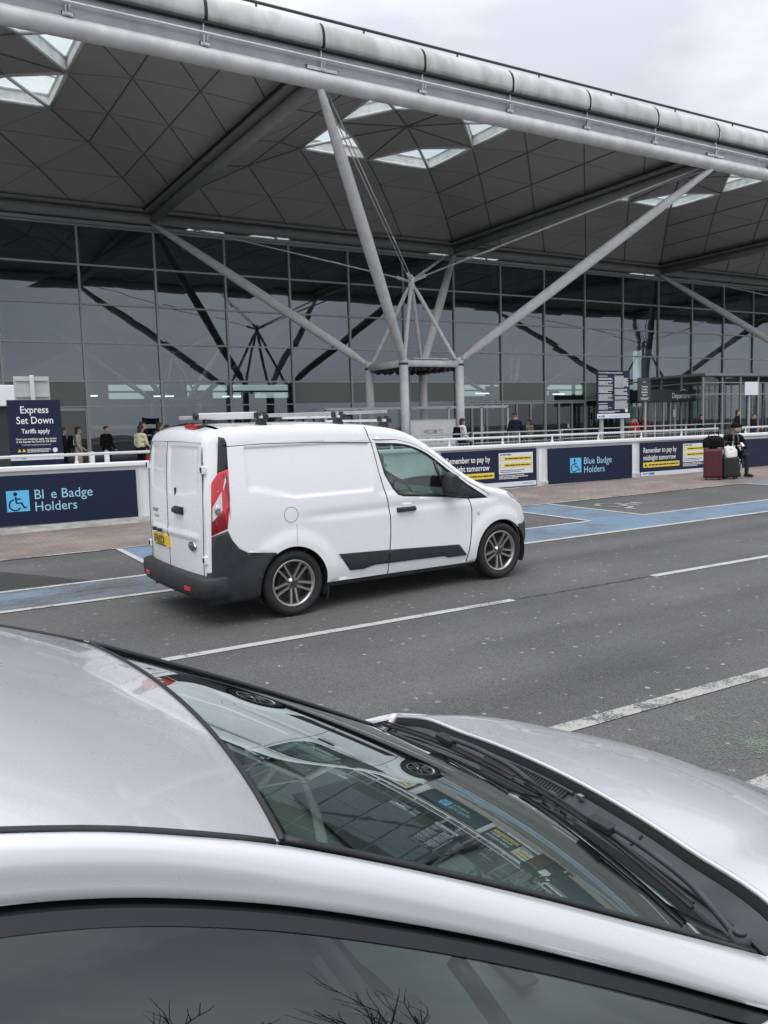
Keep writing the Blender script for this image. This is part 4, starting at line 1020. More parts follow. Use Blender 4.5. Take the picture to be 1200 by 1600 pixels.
# ------------------------------------------------------------------ signs on posts
def post_sign(name, label, x, y, w_, z0, z1, posts, pw=.09, mt='navy', cat='sign', border=True):
    o = empty(name, label, cat, (x, y, FLOOR)); dz = -FLOOR
    m = MB(); m.box((0, 0, (z0 + z1) / 2 + dz), (w_, .035, z1 - z0), 0, bevel=.006); m.build('panel', mt, o)
    for px_ in posts: m = MB(); m.box((px_, .06, (z1 - .08 + dz) / 2), (pw, .07, z1 - .08 + dz), 0, bevel=.01); m.build('post', 'galv', o)
    return o, (lambda u, v, k=0: (-w_ / 2 + u, -.0185 - .002 * k, v + dz))
o, F = post_sign('set_down_sign', 'navy express set down sign with tariffs notice behind the wall at far left', -9.53, -24.0, .95, 1.30, 2.72, (-.2, .2))
m = MB()
for tx, v, sz in (('Express', 2.47, .19), ('Set Down', 2.27, .19), ('Tariffs apply', 2.09, .12)): text_mesh(tx, sz, lambda u, vv_: F(.475 + u, v + vv_, 1), 0, m, 'CENTER', bold=.002, sx=.86)
for tx, v in (('Terms and conditions apply. See signage', 1.965), ('in the Express Set Down for full details', 1.915)): text_mesh(tx, .052, lambda u, vv_: F(.475 + u, v + vv_, 1), 0, m, 'CENTER', bold=.001, sx=.86)
text_mesh('Private land managed by parking operator', .036, lambda u, vv_: F(.475 + u, 1.86 + vv_, 1), 0, m, 'CENTER', sx=.86)
lines(m, F, .30, .72, 1.78, .012, 0, 4); lines(m, F, .30, .72, 1.755, .012, 0, 5); lines(m, F, .30, .68, 1.73, .012, 0, 6)
m.add([F(.80 + .045 * cos(t), 1.76 + .045 * sin(t), 1) for t in [2 * pi * k / 18 for k in range(18)]], [tuple(range(18))], 0); m.build('lettering', 'letter_white', o)
m = MB()
for u in (.13, .21): m.add([F(u, 1.74, 1), F(u + .065, 1.74, 1), F(u + .0325, 1.80, 1)], [(0, 1, 2)], 0)
m.build('warning_mark', 'sign_yellow', o)
m = MB(); m.add([F(.0, 1.58), F(.95, 1.58), F(.95, 1.69), F(.0, 1.69)], [(0, 1, 2, 3)], 0); lines(m, F, .07, .18, 1.62, .025, 1, 2); m.add([F(.19, 1.61, 1), F(.28, 1.61, 1), F(.28, 1.655, 1), F(.19, 1.655, 1)], [(0, 1, 2, 3)], 1); lines(m, F, .76, .9, 1.62, .02, 1, 7); m.build('logo_strip', ['sign_pale', 'logo_blue'], o)
o = empty('road_sign', 'grey back of a road sign on a post, above the express set down sign', 'sign', (-9.50, -23.72, FLOOR))
m = MB(); m.box((0, 0, 2.33), (.64, .02, .46), bevel=.008); m.build('panel', 'sign_back', o)
m = MB(); m.box((.0, -.05, 1.29), (.08, .06, 2.58), bevel=.012); m.build('post', 'galv_white', o)
for v in (2.18, 2.49): m = MB(); m.box((0, -.025, v), (.58, .03, .035)); m.build('bracket', 'sign_back', o)
o, F = post_sign('tariff_sign', 'tall navy tariff board of small print on two grey posts behind the wall', 6.05, -23.9, 1.32, 2.05, 3.42, (-.42, .42), .11)
m = MB(); text_mesh('Terms and conditions for Express Set Down', .062, lambda u, v: F(.06 + u, 3.335 + v, 1), 0, m, bold=.001, sx=.86)
v = 3.25; r = random.Random(5)
while v > 2.30:
    if r.random() < .8: lines(m, F, .06, .62 - r.choice([0, .05, .2]), v, .016, 0, int(v * 1000)); 
    if r.random() < .85: lines(m, F, .70, 1.26 - r.choice([0, .05, .2]), v, .016, 0, int(v * 977))
    v -= .031
lines(m, F, .06, .9, 2.25, .016, 0, 11); lines(m, F, .06, .7, 2.22, .016, 0, 12)
m.add([F(1.18 + .06 * cos(t), 2.28 + .06 * sin(t), 1) for t in [2 * pi * k / 18 for k in range(18)]], [tuple(range(18))], 0); m.build('lettering', 'letter_white', o)
m = MB(); m.add([F(0, 2.06), F(1.32, 2.06), F(1.32, 2.19), F(0, 2.19)], [(0, 1, 2, 3)], 0); lines(m, F, .05, .2, 2.10, .03, 1, 3); m.add([F(.21, 2.09, 1), F(.29, 2.09, 1), F(.29, 2.15, 1), F(.21, 2.15, 1)], [(0, 1, 2, 3)], 1); lines(m, F, .5, 1.2, 2.11, .015, 1, 9); m.build('logo_strip', ['sign_pale', 'logo_blue'], o)
o, F = post_sign('notice_sign', 'slim black notice sign on one post, right of the tall navy tariff board', 11.75, -20.0, .66, 2.65, 3.5, (.12,), .06, 'dark_metal')
m = MB(); text_mesh('Airport', .07, lambda u, v: F(.33 + u, 3.33 + v, 1), 0, m, 'CENTER', sx=.8)
for i, t_ in enumerate(('No smoking', 'No parking', 'Drop off only', 'Thank you')): text_mesh(t_, .075, lambda u, v: F(.33 + u, 3.16 - .10 * i + v, 1), 0, m, 'CENTER', bold=.002, sx=.8)
lines(m, F, .12, .54, 2.76, .018, 0, 5); lines(m, F, .16, .5, 2.72, .018, 0, 6); m.build('lettering', 'letter_white', o)
o, F = post_sign('blank_sign', 'plain pale square sign on a thin post before the glass vestibule', 13.68, -23.0, .70, 2.72, 3.17, (-.05,), .05, 'sign_pale')
o = empty('welcome_banner', 'pale welcome banner stretched between the steel tree columns', 'banner', (5.18, -16.0, FLOOR))
m = MB(); m.box((0, 0, 1.03), (1.95, .03, 1.10), 0); m.build('panel', 'banner', o)
m = MB(); F = lambda u, v: (u, -.018, v)
text_mesh('WELCOME TO', .215, lambda u, v: F(u, 1.10 + v), 0, m, 'CENTER', sx=.60, bold=.004); text_mesh('STANSTED', .235, lambda u, v: F(u + .05, .78 + v), 0, m, 'CENTER', sx=.72, bold=.003); m.build('lettering', 'banner_text', o)
m = MB()
for sx in (-1, 1): m.box((sx * .99, .0, .80), (.05, .05, 1.6))
m.box((0, 0, 1.60), (2.0, .04, .04)); m.build('frame', 'steel_grey', o)
# bag wrap board inside the window
o = empty('bag_wrap_sign', 'grey bag wrap board hung inside the glass above the queue', 'sign', (-2.45, .55, 3.32))
m = MB(); m.box((0, 0, 0), (1.45, .04, .46)); m.build('panel', 'interior_wall', o)
m = MB(); text_mesh('BAG WRAP', .2, lambda u, v: (-.25 + u, -.022, -.07 + v), 0, m, sx=.8, bold=.003); m.path([(-.62, -.022, -.1), (-.34, -.022, -.1), (-.34, -.022, .08), (-.62, -.022, .08)], .008, 4, closed=True); m.path([(-.55, -.022, .08), (-.53, -.022, .13), (-.43, -.022, .13), (-.41, -.022, .08)], .008, 4); m.build('lettering', 'sign_back', o)
# kiosk edge at the far left
o = empty('kiosk', 'white fascia kiosk at the far left edge behind the express set down sign', 'kiosk', (-11.2, -20.0, FLOOR))
m = MB(); m.box((.95, 0, 2.32), (2.6, 2.4, .46), bevel=.02); m.build('fascia', 'cap_white', o)
m = MB(); m.box((.9, 0, 1.05), (2.3, 2.1, 2.1)); m.build('cabin', 'dark_metal', o)
for sx in (-.3, 2.15): m = MB(); m.box((sx, -1.12, 1.05), (.10, .10, 2.1)); m.build('post', 'galv_white', o)

# ------------------------------------------------------------------ guard railings, screens, vestibule
def railing(x0, x1, y, label, h=1.10, bars=True):
    o = empty('guard_railing', label, 'railing', (x0, y, FLOOR), group='metal guard railings on the concourse'); n = x1 - x0
    m = MB(); m.path([(0, 0, 0), (0, 0, h), (n, 0, h), (n, 0, 0)], .024, 8); m.tube((0, 0, h * .72), (n, 0, h * .72), .016, n=6); m.tube((0, 0, .12), (n, 0, .12), .016, n=6); m.build('frame', 'galv', o)
    k = 1; 
    while k * 1.9 < n: m = MB(); m.tube((k * 1.9, 0, 0), (k * 1.9, 0, h), .022, n=8); m.build('post', 'galv', o); k += 1
    m = MB(); t = .12
    while t < n: m.tube((t, 0, .12), (t, 0, h * .72), .009, n=5, cap=False); t += .12
    m.build('bars', 'galv', o); return o
railing(-1.9, 3.78, -20, 'low metal guard railing below the welcome banner, nearest to the van roof')
railing(3.95, 7.75, -20, 'low metal guard railing where the man in the navy jacket stands')
railing(8.6, 12.4, -19.0, 'low metal guard railing under the tall navy tariff board')
railing(13.2, 20.0, -17.6, 'low metal guard railing behind the seated man')
o = empty('glass_screen', 'white framed glass wind screen between the tree columns and the doors', 'screen', (4.9, -8, FLOOR))
m = MB(); m.box((5.2, 0, 2.26), (10.5, .09, .12)); m.box((5.2, 1.6, 2.30), (10.5, .09, .10))
for x in (0, 1.75, 4.4, 6.7, 7.55, 8.72, 10.4): m.box((x, 0, 1.13), (.11, .09, 2.26))
for x in (0, 5.2, 10.4): m.box((x, .8, 2.30), (.08, 1.6, .08))
m.box((5.2, 0, 1.0), (10.4, .05, .05)); m.build('frame', 'galv_white', o)
for a, b in ((.05, 1.7), (1.8, 4.35), (4.45, 6.65), (8.77, 10.35)): m = MB(); m.add([(a, 0, .1), (b, 0, .1), (b, 0, 2.2), (a, 0, 2.2)], [(0, 1, 2, 3)]); m.build('glazing', 'screen_glass', o, fix=False)
o = empty('entrance_vestibule', 'glass box entrance vestibule with white frame at the right of the glass front', 'vestibule', (34.3, -5, FLOOR))
Hv = 4.1
m = MB()
for k in range(9):
    m.box((1.93 * k, 0, Hv / 2), (.12, .12, Hv)); m.box((1.93 * k, 4.9, Hv / 2), (.10, .10, Hv))
for y in (1.7, 3.4): m.box((0, y, Hv / 2), (.10, .10, Hv))
for z in (2.92, Hv - .42): m.box((7.7, 0, z), (15.4, .07, .07)); m.box((0, 2.5, z), (.07, 5, .07))
for k in range(4): m.box((1.93 * k * 2 + .6, 1.8, 1.6), (.14, .14, 3.2))
m.build('frame', 'galv_white', o)
m = MB(); m.box((7.7, 2.4, Hv + .06), (15.8, 5.4, .16)); m.box((7.7, -.34, Hv + .1), (16, .10, .16), 1); m.box((-.3, 2.4, Hv + .1), (.10, 5.4, .16), 1); m.build('roof', ['steel_grey', 'mullion'], o)
m = MB(); m.add([(0, 0, 0), (15.4, 0, 0), (15.4, 0, Hv), (0, 0, Hv)], [(0, 1, 2, 3)]); m.build('glazing', 'screen_glass', o, fix=False)
m = MB(); m.add([(0, 0, 0), (0, 5, 0), (0, 5, Hv), (0, 0, Hv)], [(0, 1, 2, 3)]); m.build('glazing', 'screen_glass', o, fix=False)
o = empty('revolving_door', 'dark drum revolving door lettered Departures beside the glass vestibule', 'door', (32.4, -2.2, FLOOR))
m = MB(); m.box((0, -.4, 2.9), (5.2, 2.6, .78), 0); m.build('canopy', 'dark_metal', o)
m = MB(); text_mesh('Departures', .5, lambda u, v: (.2 + u, -1.72, 2.72 + v), 0, m, sx=.82, bold=.008); m.path([(1.0, -1.72, 3.22), (1.35, -1.72, 3.28), (1.7, -1.72, 3.22)], .03, 5); m.build('lettering', 'letter_white', o)
m = MB()
for k in range(10):
    a = pi + pi * k / 9; m.box((1.9 * cos(a), 1.5 * sin(a), 1.25), (.08, .08, 2.5))
m.build('frame', 'galv_white', o)
m = MB(); m.grid(lambda u, v: (1.88 * cos(pi + pi * u), 1.48 * sin(pi + pi * u), 2.5 * v), 16, 1); m.build('glazing', 'screen_glass', o, fix=False)
m = MB(); m.box((.8, -1.42, 1.75), (.22, .02, .5)); m.build('notice', 'letter_white', o)
o = empty('queue_barrier', 'red tape queue barrier on posts before the revolving door', 'barrier', (28.5, -5.2, FLOOR))
for x in (0, 2.4, 4.8): m = MB(); m.tube((x, 0, 0), (x, 0, 1.0), .03, n=8); m.tube((x, 0, 0), (x, 0, .04), .16, n=12); m.build('post', 'galv', o)
m = MB(); m.box((1.2, 0, .93), (2.36, .01, .05)); m.box((3.6, 0, .93), (2.36, .01, .05)); m.build('tape', 'red_accent', o)
for i, (x, y, lb) in enumerate(((-7.12, -17.2, 'silver bollard left of the man in the black jacket, the left of two'), (-6.72, -17.2, 'silver bollard left of the man in the black jacket, the right of two'))):
    o = empty('bollard', lb, 'bollard', (x, y, FLOOR), group='silver bollards at the queue')
    m = MB(); m.tube((0, 0, 0), (0, 0, .93), .075, n=14); m.build('shaft', 'galv_white', o)
    m = MB(); m.tube((0, 0, .93), (0, 0, .97), .085, .06, n=14); m.tube((0, 0, .55), (0, 0, .62), .079, n=14); m.build('cap', 'galv', o)
# ------------------------------------------------------------------ silver hatchback in the foreground
SX, SY = -12.0358, -39.40
SM = Matrix.Translation((SX, SY, 0)) @ Matrix.Rotation(0.012, 4, 'X')
carpaint('silver_paint', (.63, .635, .655), .42, .28, .8, dirt=.08)
mat('rubber_seal', (.014, .014, .015), .5)
mat('cowl_plastic', (.052, .053, .057), .5, spec=.4, var=.3, vscale=12)
mat('dash_grey', (.17, .172, .17), .7, bump=.2, bscale=300)
mat('frame_black', (.022, .023, .025), .35, spec=.5)
glass('windscreen_glass', (.60, .72, .67), base=.09, gtint=(.88, .98, .95), gain=1.55)
glass('side_glass', (.36, .44, .41), base=.11, gtint=(.74, .80, .77))
sil = empty('silver_car', 'silver hatchback parked in the foreground with dark cowl and wipers showing', 'car', M=SM)
ROOFZ = smooth_tab([(-1.75, 1.35), (-1.4, 1.49), (-1.0, 1.578), (-.6, 1.612), (-.3, 1.608), (-.05, 1.585), (.15, 1.541), (.3, 1.491), (.42, 1.443), (.6, 1.362), (.8, 1.265), (1.0, 1.163), (1.32, 1.0)], 8)
def dz_(u): return lerp_tab(ROOFZ, u)
def dw_(u): return lerp_tab([(-1.75, .50), (-1.2, .56), (-.4, .595), (.42, .605), (.71, .635), (1.0, .665), (1.32, .70)], u)
def uf(t): return .47 - .055 * t * t
def ub(t): return 1.362 - .058 * t * t
def roof_pt(s, t):
    u = -1.5 + (uf(t) + 1.5) * s; return Vector((u, t * dw_(u), dz_(u) + .030 * (1 - t * t)))
m = MB(); m.grid(lambda s, v: roof_pt(s, -1 + 2 * v), 60, 28); m.build('roof_panel', 'silver_paint', sil)
def wind(s, t, e=0.0):
    a = roof_pt(1, t); b = Vector((ub(t), t * .70, 1.0 + .042 * (1 - t * t)))
    p = a.lerp(b, s); p.z += .010 * sin(pi * s)
    return p + Vector((.45, 0, .9)) * e
m = MB(); m.grid(lambda s, v: wind(.008 + .992 * s, -.995 + 1.99 * v, -.004), 40, 40); wsn = m.build('windscreen', 'windscreen_glass', sil, fix=False)
m = MB(); m.grid(lambda s, v: wind(.915 + .085 * s, -.99 + 1.98 * v, -.008), 2, 40); m.grid(lambda s, v: wind(s, -.995 + .025 * v, -.008), 40, 1); m.grid(lambda s, v: wind(s, .97 + .025 * v, -.008), 40, 1); m.grid(lambda s, v: wind(.004 + .02 * s, -.99 + 1.98 * v, -.008), 1, 40); m.build('glass_border', 'frame_black', wsn)
m = MB(); m.path([wind(.0, -1 + 2 * k / 40, .0) for k in range(41)], .006, 6); m.build('seal', 'rubber_seal', wsn)
for s_ in (-1, 1):
    m = MB(); m.path([wind(k / 30, s_ * 1.0, .004) for k in range(31)], .0065, 8); m.build('seal', 'rubber_seal', wsn)
    # roof ditch
    m = MB(); m.path([(u, s_ * (dw_(u) + .006), dz_(u) - .001) for u in [-1.5 + 1.9 * k / 40 for k in range(41)]], .0065, 8); m.build('roof_ditch', 'rubber_seal', sil)
# side band: cant rail running down into the windscreen pillar
OUT = smooth_tab([(-1.75, .60, 1.24), (-1.4, .62, 1.405), (-1.0, .635, 1.50), (-.6, .643, 1.541), (-.3, .645, 1.546), (-.05, .645, 1.527), (.15, .646, 1.489), (.35, .655, 1.421), (.55, .677, 1.336), (.75, .705, 1.241), (1.0, .742, 1.111), (1.25, .795, .982), (1.42, .83, .905)], 6)
def inner(i):
    u = OUT[i][0]; k = len(OUT)
    uu = min(u, 1.40); return Vector((uu, dw_(uu) + .014, dz_(uu) - .002))
def outer(i): return Vector(OUT[i])
def pgrid(m, rows, smooth=True):
    n = len(rows[0]); m.add([p for r in rows for p in r], [(i * n + j, i * n + j + 1, (i + 1) * n + j + 1, (i + 1) * n + j) for i in range(len(rows) - 1) for j in range(n - 1)], 0, smooth)
for s_ in (-1, 1):
    m = MB(); rows = []
    for i in range(len(OUT)):
        a = inner(i); b = outer(i); r = []
        for k in range(9):
            t = k / 8; p = a.lerp(b, t); lift = .012 * sin(pi * min(1, t * .9 + .1)) + .006 * sin(pi * t) ** .5; p = p + Vector((0, .45, .9)) * lift
            r.append(p)
        e = b + Vector((0, .004, -.012)); r.append(e); r.append(b + Vector((0, -.012, -.018)))
        rows.append([(p.x, s_ * p.y, p.z) for p in r])
    pgrid(m, rows); m.build('roof_rail', 'silver_paint', sil)
    # black door frame under it
    m = MB(); rows = []
    for i in range(len(OUT)):
        b = outer(i); r = [b + Vector((0, -.014, -.012)), b + Vector((0, -.026, -.020)), b + Vector((0, -.024, -.024)), b + Vector((0, -.004, -.0245)), b + Vector((0, .001, -.026)), b + Vector((0, .0085, -.045)), b + Vector((0, .007, -.047)), b + Vector((0, .001, -.0475)), b + Vector((0, -.002, -.052))]
        rows.append([(p.x, s_ * p.y, p.z) for p in r])
    pgrid(m, rows, False); m.build('door_frame', 'frame_black', sil)
    # side glass from frame to belt
    m = MB(); rows = []
    for i in range(len(OUT)):
        b = outer(i) + Vector((0, .0, -.046)); bz = .93 + .03 * (b.x < 0) * min(1, -b.x); bw = lerp_tab([(-1.75, .70), (-1, .80), (0, .835), (1.0, .84), (1.42, .85)], b.x); r = []
        for k in range(7):
            t = k / 6; z = b.z + (min(bz, b.z - .01) - b.z) * t; y = b.y + (bw - b.y) * (t ** .85) if b.z > bz else b.y
            r.append((b.x, s_ * y, z))
        if OUT[i][0] < 1.22 and OUT[i][0] > -1.68: rows.append(r)
    pgrid(m, rows); m.build('door_window', 'side_glass', sil, fix=False)
    # pillar between window and quarter light, door mirror corner
    def glass_y(u, z):
        best = min(OUT, key=lambda o_: abs(o_[0] - u)); bt = best[2] - .046; bw = lerp_tab([(-1.75, .70), (-1, .80), (0, .835), (1.0, .84), (1.42, .85)], u); t = max(0, min(1, (bt - z) / max(.02, bt - .93))); return best[1] + .004 + (bw - best[1] - .004) * t ** .85
    for (u0, z0, u1, z1, r_) in ((.64, 1.235, .80, .93, .014), (-.42, 1.45, -.36, .95, .03)):
        m = MB(); n = 8; m.path([(u0 + (u1 - u0) * k / n, s_ * (glass_y(u0 + (u1 - u0) * k / n, z0 + (z1 - z0) * k / n) - r_ - .008), z0 + (z1 - z0) * k / n) for k in range(n + 1)], r_, 8); m.build('window_divider', 'frame_black', sil)
    m = MB(); m.box((.95, s_ * .97, 1.0), (.12, .20, .15), bevel=.045); m.box((.93, s_ * .85, .95), (.08, .1, .05), bevel=.01); m.build('wing_mirror', 'silver_paint', sil)
# bonnet and scuttle
def bon(s, t):
    u0 = 1.495 - .060 * t * t; z0 = 1.048 - .052 * t * t; u1 = 2.46 - .34 * abs(t) ** 2.3; u = u0 + (u1 - u0) * s
    w_ = t * (.755 - .03 * s); z = z0 - .085 * s - .30 * s ** 2.5 - .05 * abs(t) ** 4 * s + .012 * sst(.55, .8, abs(t)) * (1 - sst(.8, 1.0, abs(t)))
    return Vector((u, w_, z))
m = MB(); m.grid(lambda s, v: bon(s, -1 + 2 * v), 48, 48); m.path([bon(0, -1 + 2 * k / 40) + Vector((.002, 0, -.006)) for k in range(41)], .007, 6); bo = m.build('bonnet', 'silver_paint', sil)
m = MB(); pgrid(m, [[bon(0, t) + Vector((-.0, 0, -.010)), bon(0, t) + Vector((-.012, 0, -.03)), bon(0, t) + Vector((-.016, 0, -.06))] for t in [-1 + 2 * k / 40 for k in range(41)]]); m.build('bonnet_seal', 'rubber_seal', bo)
for s_ in (-1, 1):
    m = MB(); rows = []
    for k in range(61):
        s = k / 60; a = bon(s, 1.0); a = Vector((a.x, a.y + .006, a.z - .001)); r = [a + Vector((0, 0, -.03)), a]
        wmax = .875 - .24 * max(0, (a.x - 1.75) / .7) ** 2.4
        for j in range(1, 9):
            q = j / 8 * pi / 2; r.append(Vector((a.x, a.y + (wmax - a.y) * sin(q), a.z - .012 * 0 - (.16) * (1 - cos(q)))))
        for z in (.62, .5): r.append(Vector((a.x, wmax + .004, min(z, a.z - .17))))
        rows.append([(p.x, s_ * p.y, p.z) for p in r])
    # fender runs back under the pillar to the door line
    back = []
    for u in (1.18, 1.25, 1.32, 1.38):
        base = rows[0]; back.append([(u, p[1] * (1 if abs(p[1]) < 2 else 1), p[2] - (.03 if i_ < 3 else 0)) for i_, p in enumerate(base)])
    pgrid(m, back + rows); m.build('front_wing', 'silver_paint', sil)
def cowl(s, t):
    a = Vector((ub(t) - .012, t * .70, .985 + .042 * (1 - t * t))); b = bon(0, t) + Vector((-.014, 0, -.030)); b.y = t * .74
    p = a.lerp(b, s); p.z -= .022 * sin(pi * s); return p
m = MB(); m.grid(lambda s, v: cowl(s, -1.0 + 2 * v), 10, 60); cw = m.build('scuttle_panel', 'cowl_plastic', sil)
m = MB(); m.path([cowl(.05, -1 + 2 * k / 40) + Vector((0, 0, .006)) for k in range(41)], .008, 6); m.build('scuttle_lip', 'rubber_seal', cw)
m = MB(); m.path([cowl(.55, -.95 + 1.9 * k / 40) + Vector((0, 0, .007)) for k in range(41)], .005, 6); m.build('scuttle_ridge', 'cowl_plastic', cw)
m = MB()
for k in range(30):
    t = -.06 + .44 * k / 29; a, b = cowl(.56, t), cowl(.90, t + .008); m.tube(a + Vector((0, 0, .003)), b + Vector((0, 0, .004)), .0042, n=6)
m.path([cowl(.53, -.08 + .48 * k / 10) + Vector((0, 0, .004)) for k in range(11)], .005, 6, mi=1); m.path([cowl(.93, -.08 + .48 * k / 10) + Vector((0, 0, .006)) for k in range(11)], .005, 6, mi=1)
m.build('air_grille', ['dark_gap', 'cowl_plastic'], cw)
m = MB(); m.box(cowl(.9, -.12) + Vector((0, 0, .012)), (.012, .018, .01)); m.build('washer_clip', 'alloy', cw)
m = MB(); m.path([cowl(.58 + .36 * k / 4, -.40) + Vector((0, 0, .003)) for k in range(5)], .003, 5); m.build('scuttle_joint', 'rubber_seal', cw)
# wipers lying along the foot of the screen
def wiper(t0, t1, tp):
    w_ = bpy.data.objects.new('wiper', None); col.objects.link(w_); w_.parent = sil
    n = 16; bl = [wind(.975 - .045 * sin(pi * .5 * k / n) ** 2, t0 + (t1 - t0) * k / n, .012) for k in range(n + 1)]
    m = MB(); m.path(bl, .005, 6); m.path([p + Vector((.004, 0, .009)) for p in bl], .0035, 6); m.build('blade', 'rubber_seal', w_)
    pv = cowl(.22, tp) + Vector((0, 0, .02)); mid = bl[n // 2] + Vector((.01, 0, .022))
    arm = [pv, pv.lerp(mid, .35) + Vector((.012, 0, .018)), pv.lerp(mid, .7) + Vector((.006, 0, .016)), mid]
    m = MB(); m.path(poly_curve([tuple(p) for p in arm], 6), .0075, 8); m.build('arm', 'cowl_plastic', w_)
    m = MB(); m.tube(pv + Vector((0, 0, -.02)), pv + Vector((0, 0, .014)), .02, n=12); m.tube(pv + Vector((0, 0, .014)), pv + Vector((0, 0, .022)), .013, n=10); m.build('pivot', 'cowl_plastic', w_)
    m = MB(); c = bl[n // 2] + Vector((.005, 0, .018)); m.box(c, (.03, .07, .02), bevel=.006); m.build('clip', 'rubber_seal', w_)
wiper(.88, -.02, -.10); wiper(-.02, -.86, -.92)
# body below the belt
def sW(u, z):
    wv = .868
    if z > .72: wv -= .030 * ((z - .72) / .22) ** 2
    if z < .45: wv -= .06 * ((.45 - z) / .25) ** 2
    if u > 1.75: wv -= .24 * ((u - 1.75) / .7) ** 2.4
    if u < -1.2: wv -= .10 * ((-1.2 - u) / .6) ** 2
    return wv
so_ = [(-1.80, .45), (-1.78, .90), (-1.5, .96), (0, .945), (1.2, .93), (1.42, .90), (1.55, .80), (2.0, .75), (2.3, .60), (2.42, .50), (2.42, .28), (1.7, .22), (-1.2, .22), (-1.75, .30)]
AX0, AX1 = -1.05, 1.53
ar2 = lambda c, r: [(c + r * cos(t), .36 + r * sin(t)) for t in [radians(-25 + 230 * k / 26) for k in range(27)]] + [(c - r * .9, .05), (c + r * .9, .05)]
rg = [('hole', ar2(AX0, .345)), ('hole', ar2(AX1, .345)), ('gap', seam([(.42, .95), (.43, .5), (.40, .24)], .004) if False else seam([(-.38, .945), (-.36, .6), (-.36, .24)], .004)), ('gap', seam([(1.16, .93), (1.14, .7), (1.10, .24)], .004)), ('body', so_)]
v2, t2 = cdt_regions(rg, [-1.8 + .06 * k for k in range(72)], [.22 + .05 * k for k in range(16)])
for s_ in (-1, 1):
    for tg, fs in t2.items():
        if tg == 'hole': continue
        m = MB(); m.add([(p[0], s_ * (sW(p[0], p[1]) - (.012 if tg == 'gap' else 0)), p[1]) for p in v2], fs, 0, True); m.build('lower_body' if tg == 'body' else 'shut_line', 'silver_paint' if tg == 'body' else 'rubber_seal', sil)
    m = MB(); m.box((-.02, s_ * .885, .80), (.2, .03, .035), bevel=.012); m.build('door_handle', 'silver_paint', sil)
    for cx_ in (AX0, AX1):
        make_wheel(sil, (cx_, s_ * .765, .36), s_, R=.315, rim_r=.215, style=.4)
        l = MB(); l.grid(lambda u, v: (cx_ + .35 * cos(radians(-25 + 230 * u)), s_ * (.50 + .36 * v), .36 + .35 * sin(radians(-25 + 230 * u))), 24, 2); l.build('arch_liner', 'cowl_plastic', sil)
    m = MB(); m.sphere((2.22, s_ * .60, .66), (.20, .16, .09)); m.build('headlight', 'headlamp', sil)
    m = MB(); m.sphere((-1.70, s_ * .64, .92), (.07, .10, .15)); m.build('tail_lamp', 'tail_red', sil)
m = MB(); m.grid(lambda s, v: ((2.46 - .34 * abs(-1 + 2 * v) ** 2.3 + lerp_tab([(0, -.02), (.3, .03), (.7, .05), (1, -.03)], s)), (-1 + 2 * v) * .74, lerp_tab([(0, .74), (.3, .62), (.7, .42), (1, .24)], s)), 10, 24); m.build('front_bumper', 'silver_paint', sil)
m = MB(); m.grid(lambda s, v: (2.515 - .34 * abs(-.6 + 1.2 * v) ** 2.3, (-.6 + 1.2 * v) * .74, .36 + .16 * s), 2, 16); m.build('front_grille', 'rubber_seal', sil)
m = MB(); m.grid(lambda s, v: (lerp_tab([(0, -1.50), (.15, -1.63), (.5, -1.76), (.75, -1.82), (1, -1.80)], s) + .10 * abs(-1 + 2 * v) ** 3, (-1 + 2 * v) * lerp_tab([(0, .55), (.5, .72), (1, .80)], s), lerp_tab([(0, 1.45), (.15, 1.34), (.5, .95), (.75, .62), (1, .26)], s)), 16, 20); m.build('tailgate', 'silver_paint', sil)
m = MB(); m.grid(lambda s, v: (lerp_tab([(0, -1.545), (1, -1.76)], s) + .10 * abs(-1 + 2 * v) ** 3 - .012, (-.9 + 1.8 * v) * lerp_tab([(0, .56), (1, .70)], s), 1.40 - .42 * s), 6, 12); m.build('rear_window', 'side_glass', sil, fix=False)
m = MB(); m.box((-.1, 0, .27), (3.5, 1.4, .10)); m.box((0, 0, .45), (2.9, 1.5, .05)); m.build('floor_pan', 'dark_metal', sil)
# cabin
m = MB()
def dash(s, v):
    t = -1 + 2 * v; u = 1.40 - .06 * t * t - .62 * s; z = lerp_tab([(0, .955), (.25, .95), (.7, .955), (.88, .945), (1, .86)], s) + .03 * (1 - min(1, ((t + .48) / .28) ** 2 if abs(t + .48) < .28 else 1)) * (1 if s > .35 else 0)
    return (u, t * .72, z)
m.grid(dash, 20, 40); m.grid(lambda s, v: (.78 + .08 * s, (-.72 + 1.44 * v), .86 - .45 * s), 4, 4); m.build('dashboard', 'dash_grey', sil)
m = MB(); m.box((1.05, .20, .967), (.30, .50, .006)); m.box((.92, -.35, .985), (.04, .34, .008)); m.build('dash_top_pad', 'seat_cloth', sil)
m = MB(); m.path([(.66 - .075 * sin(t), -.36 + .19 * cos(t), .93 + .17 * sin(t)) for t in [2 * pi * k / 28 for k in range(28)]], .016, 8, closed=True); m.tube((.66, -.36, .93), (.85, -.36, .86), .03); m.box((.655, -.36, .93), (.03, .34, .04)); m.box((.64, -.36, .92), (.04, .14, .12), bevel=.03); m.build('steering_wheel', 'seat_cloth', sil)
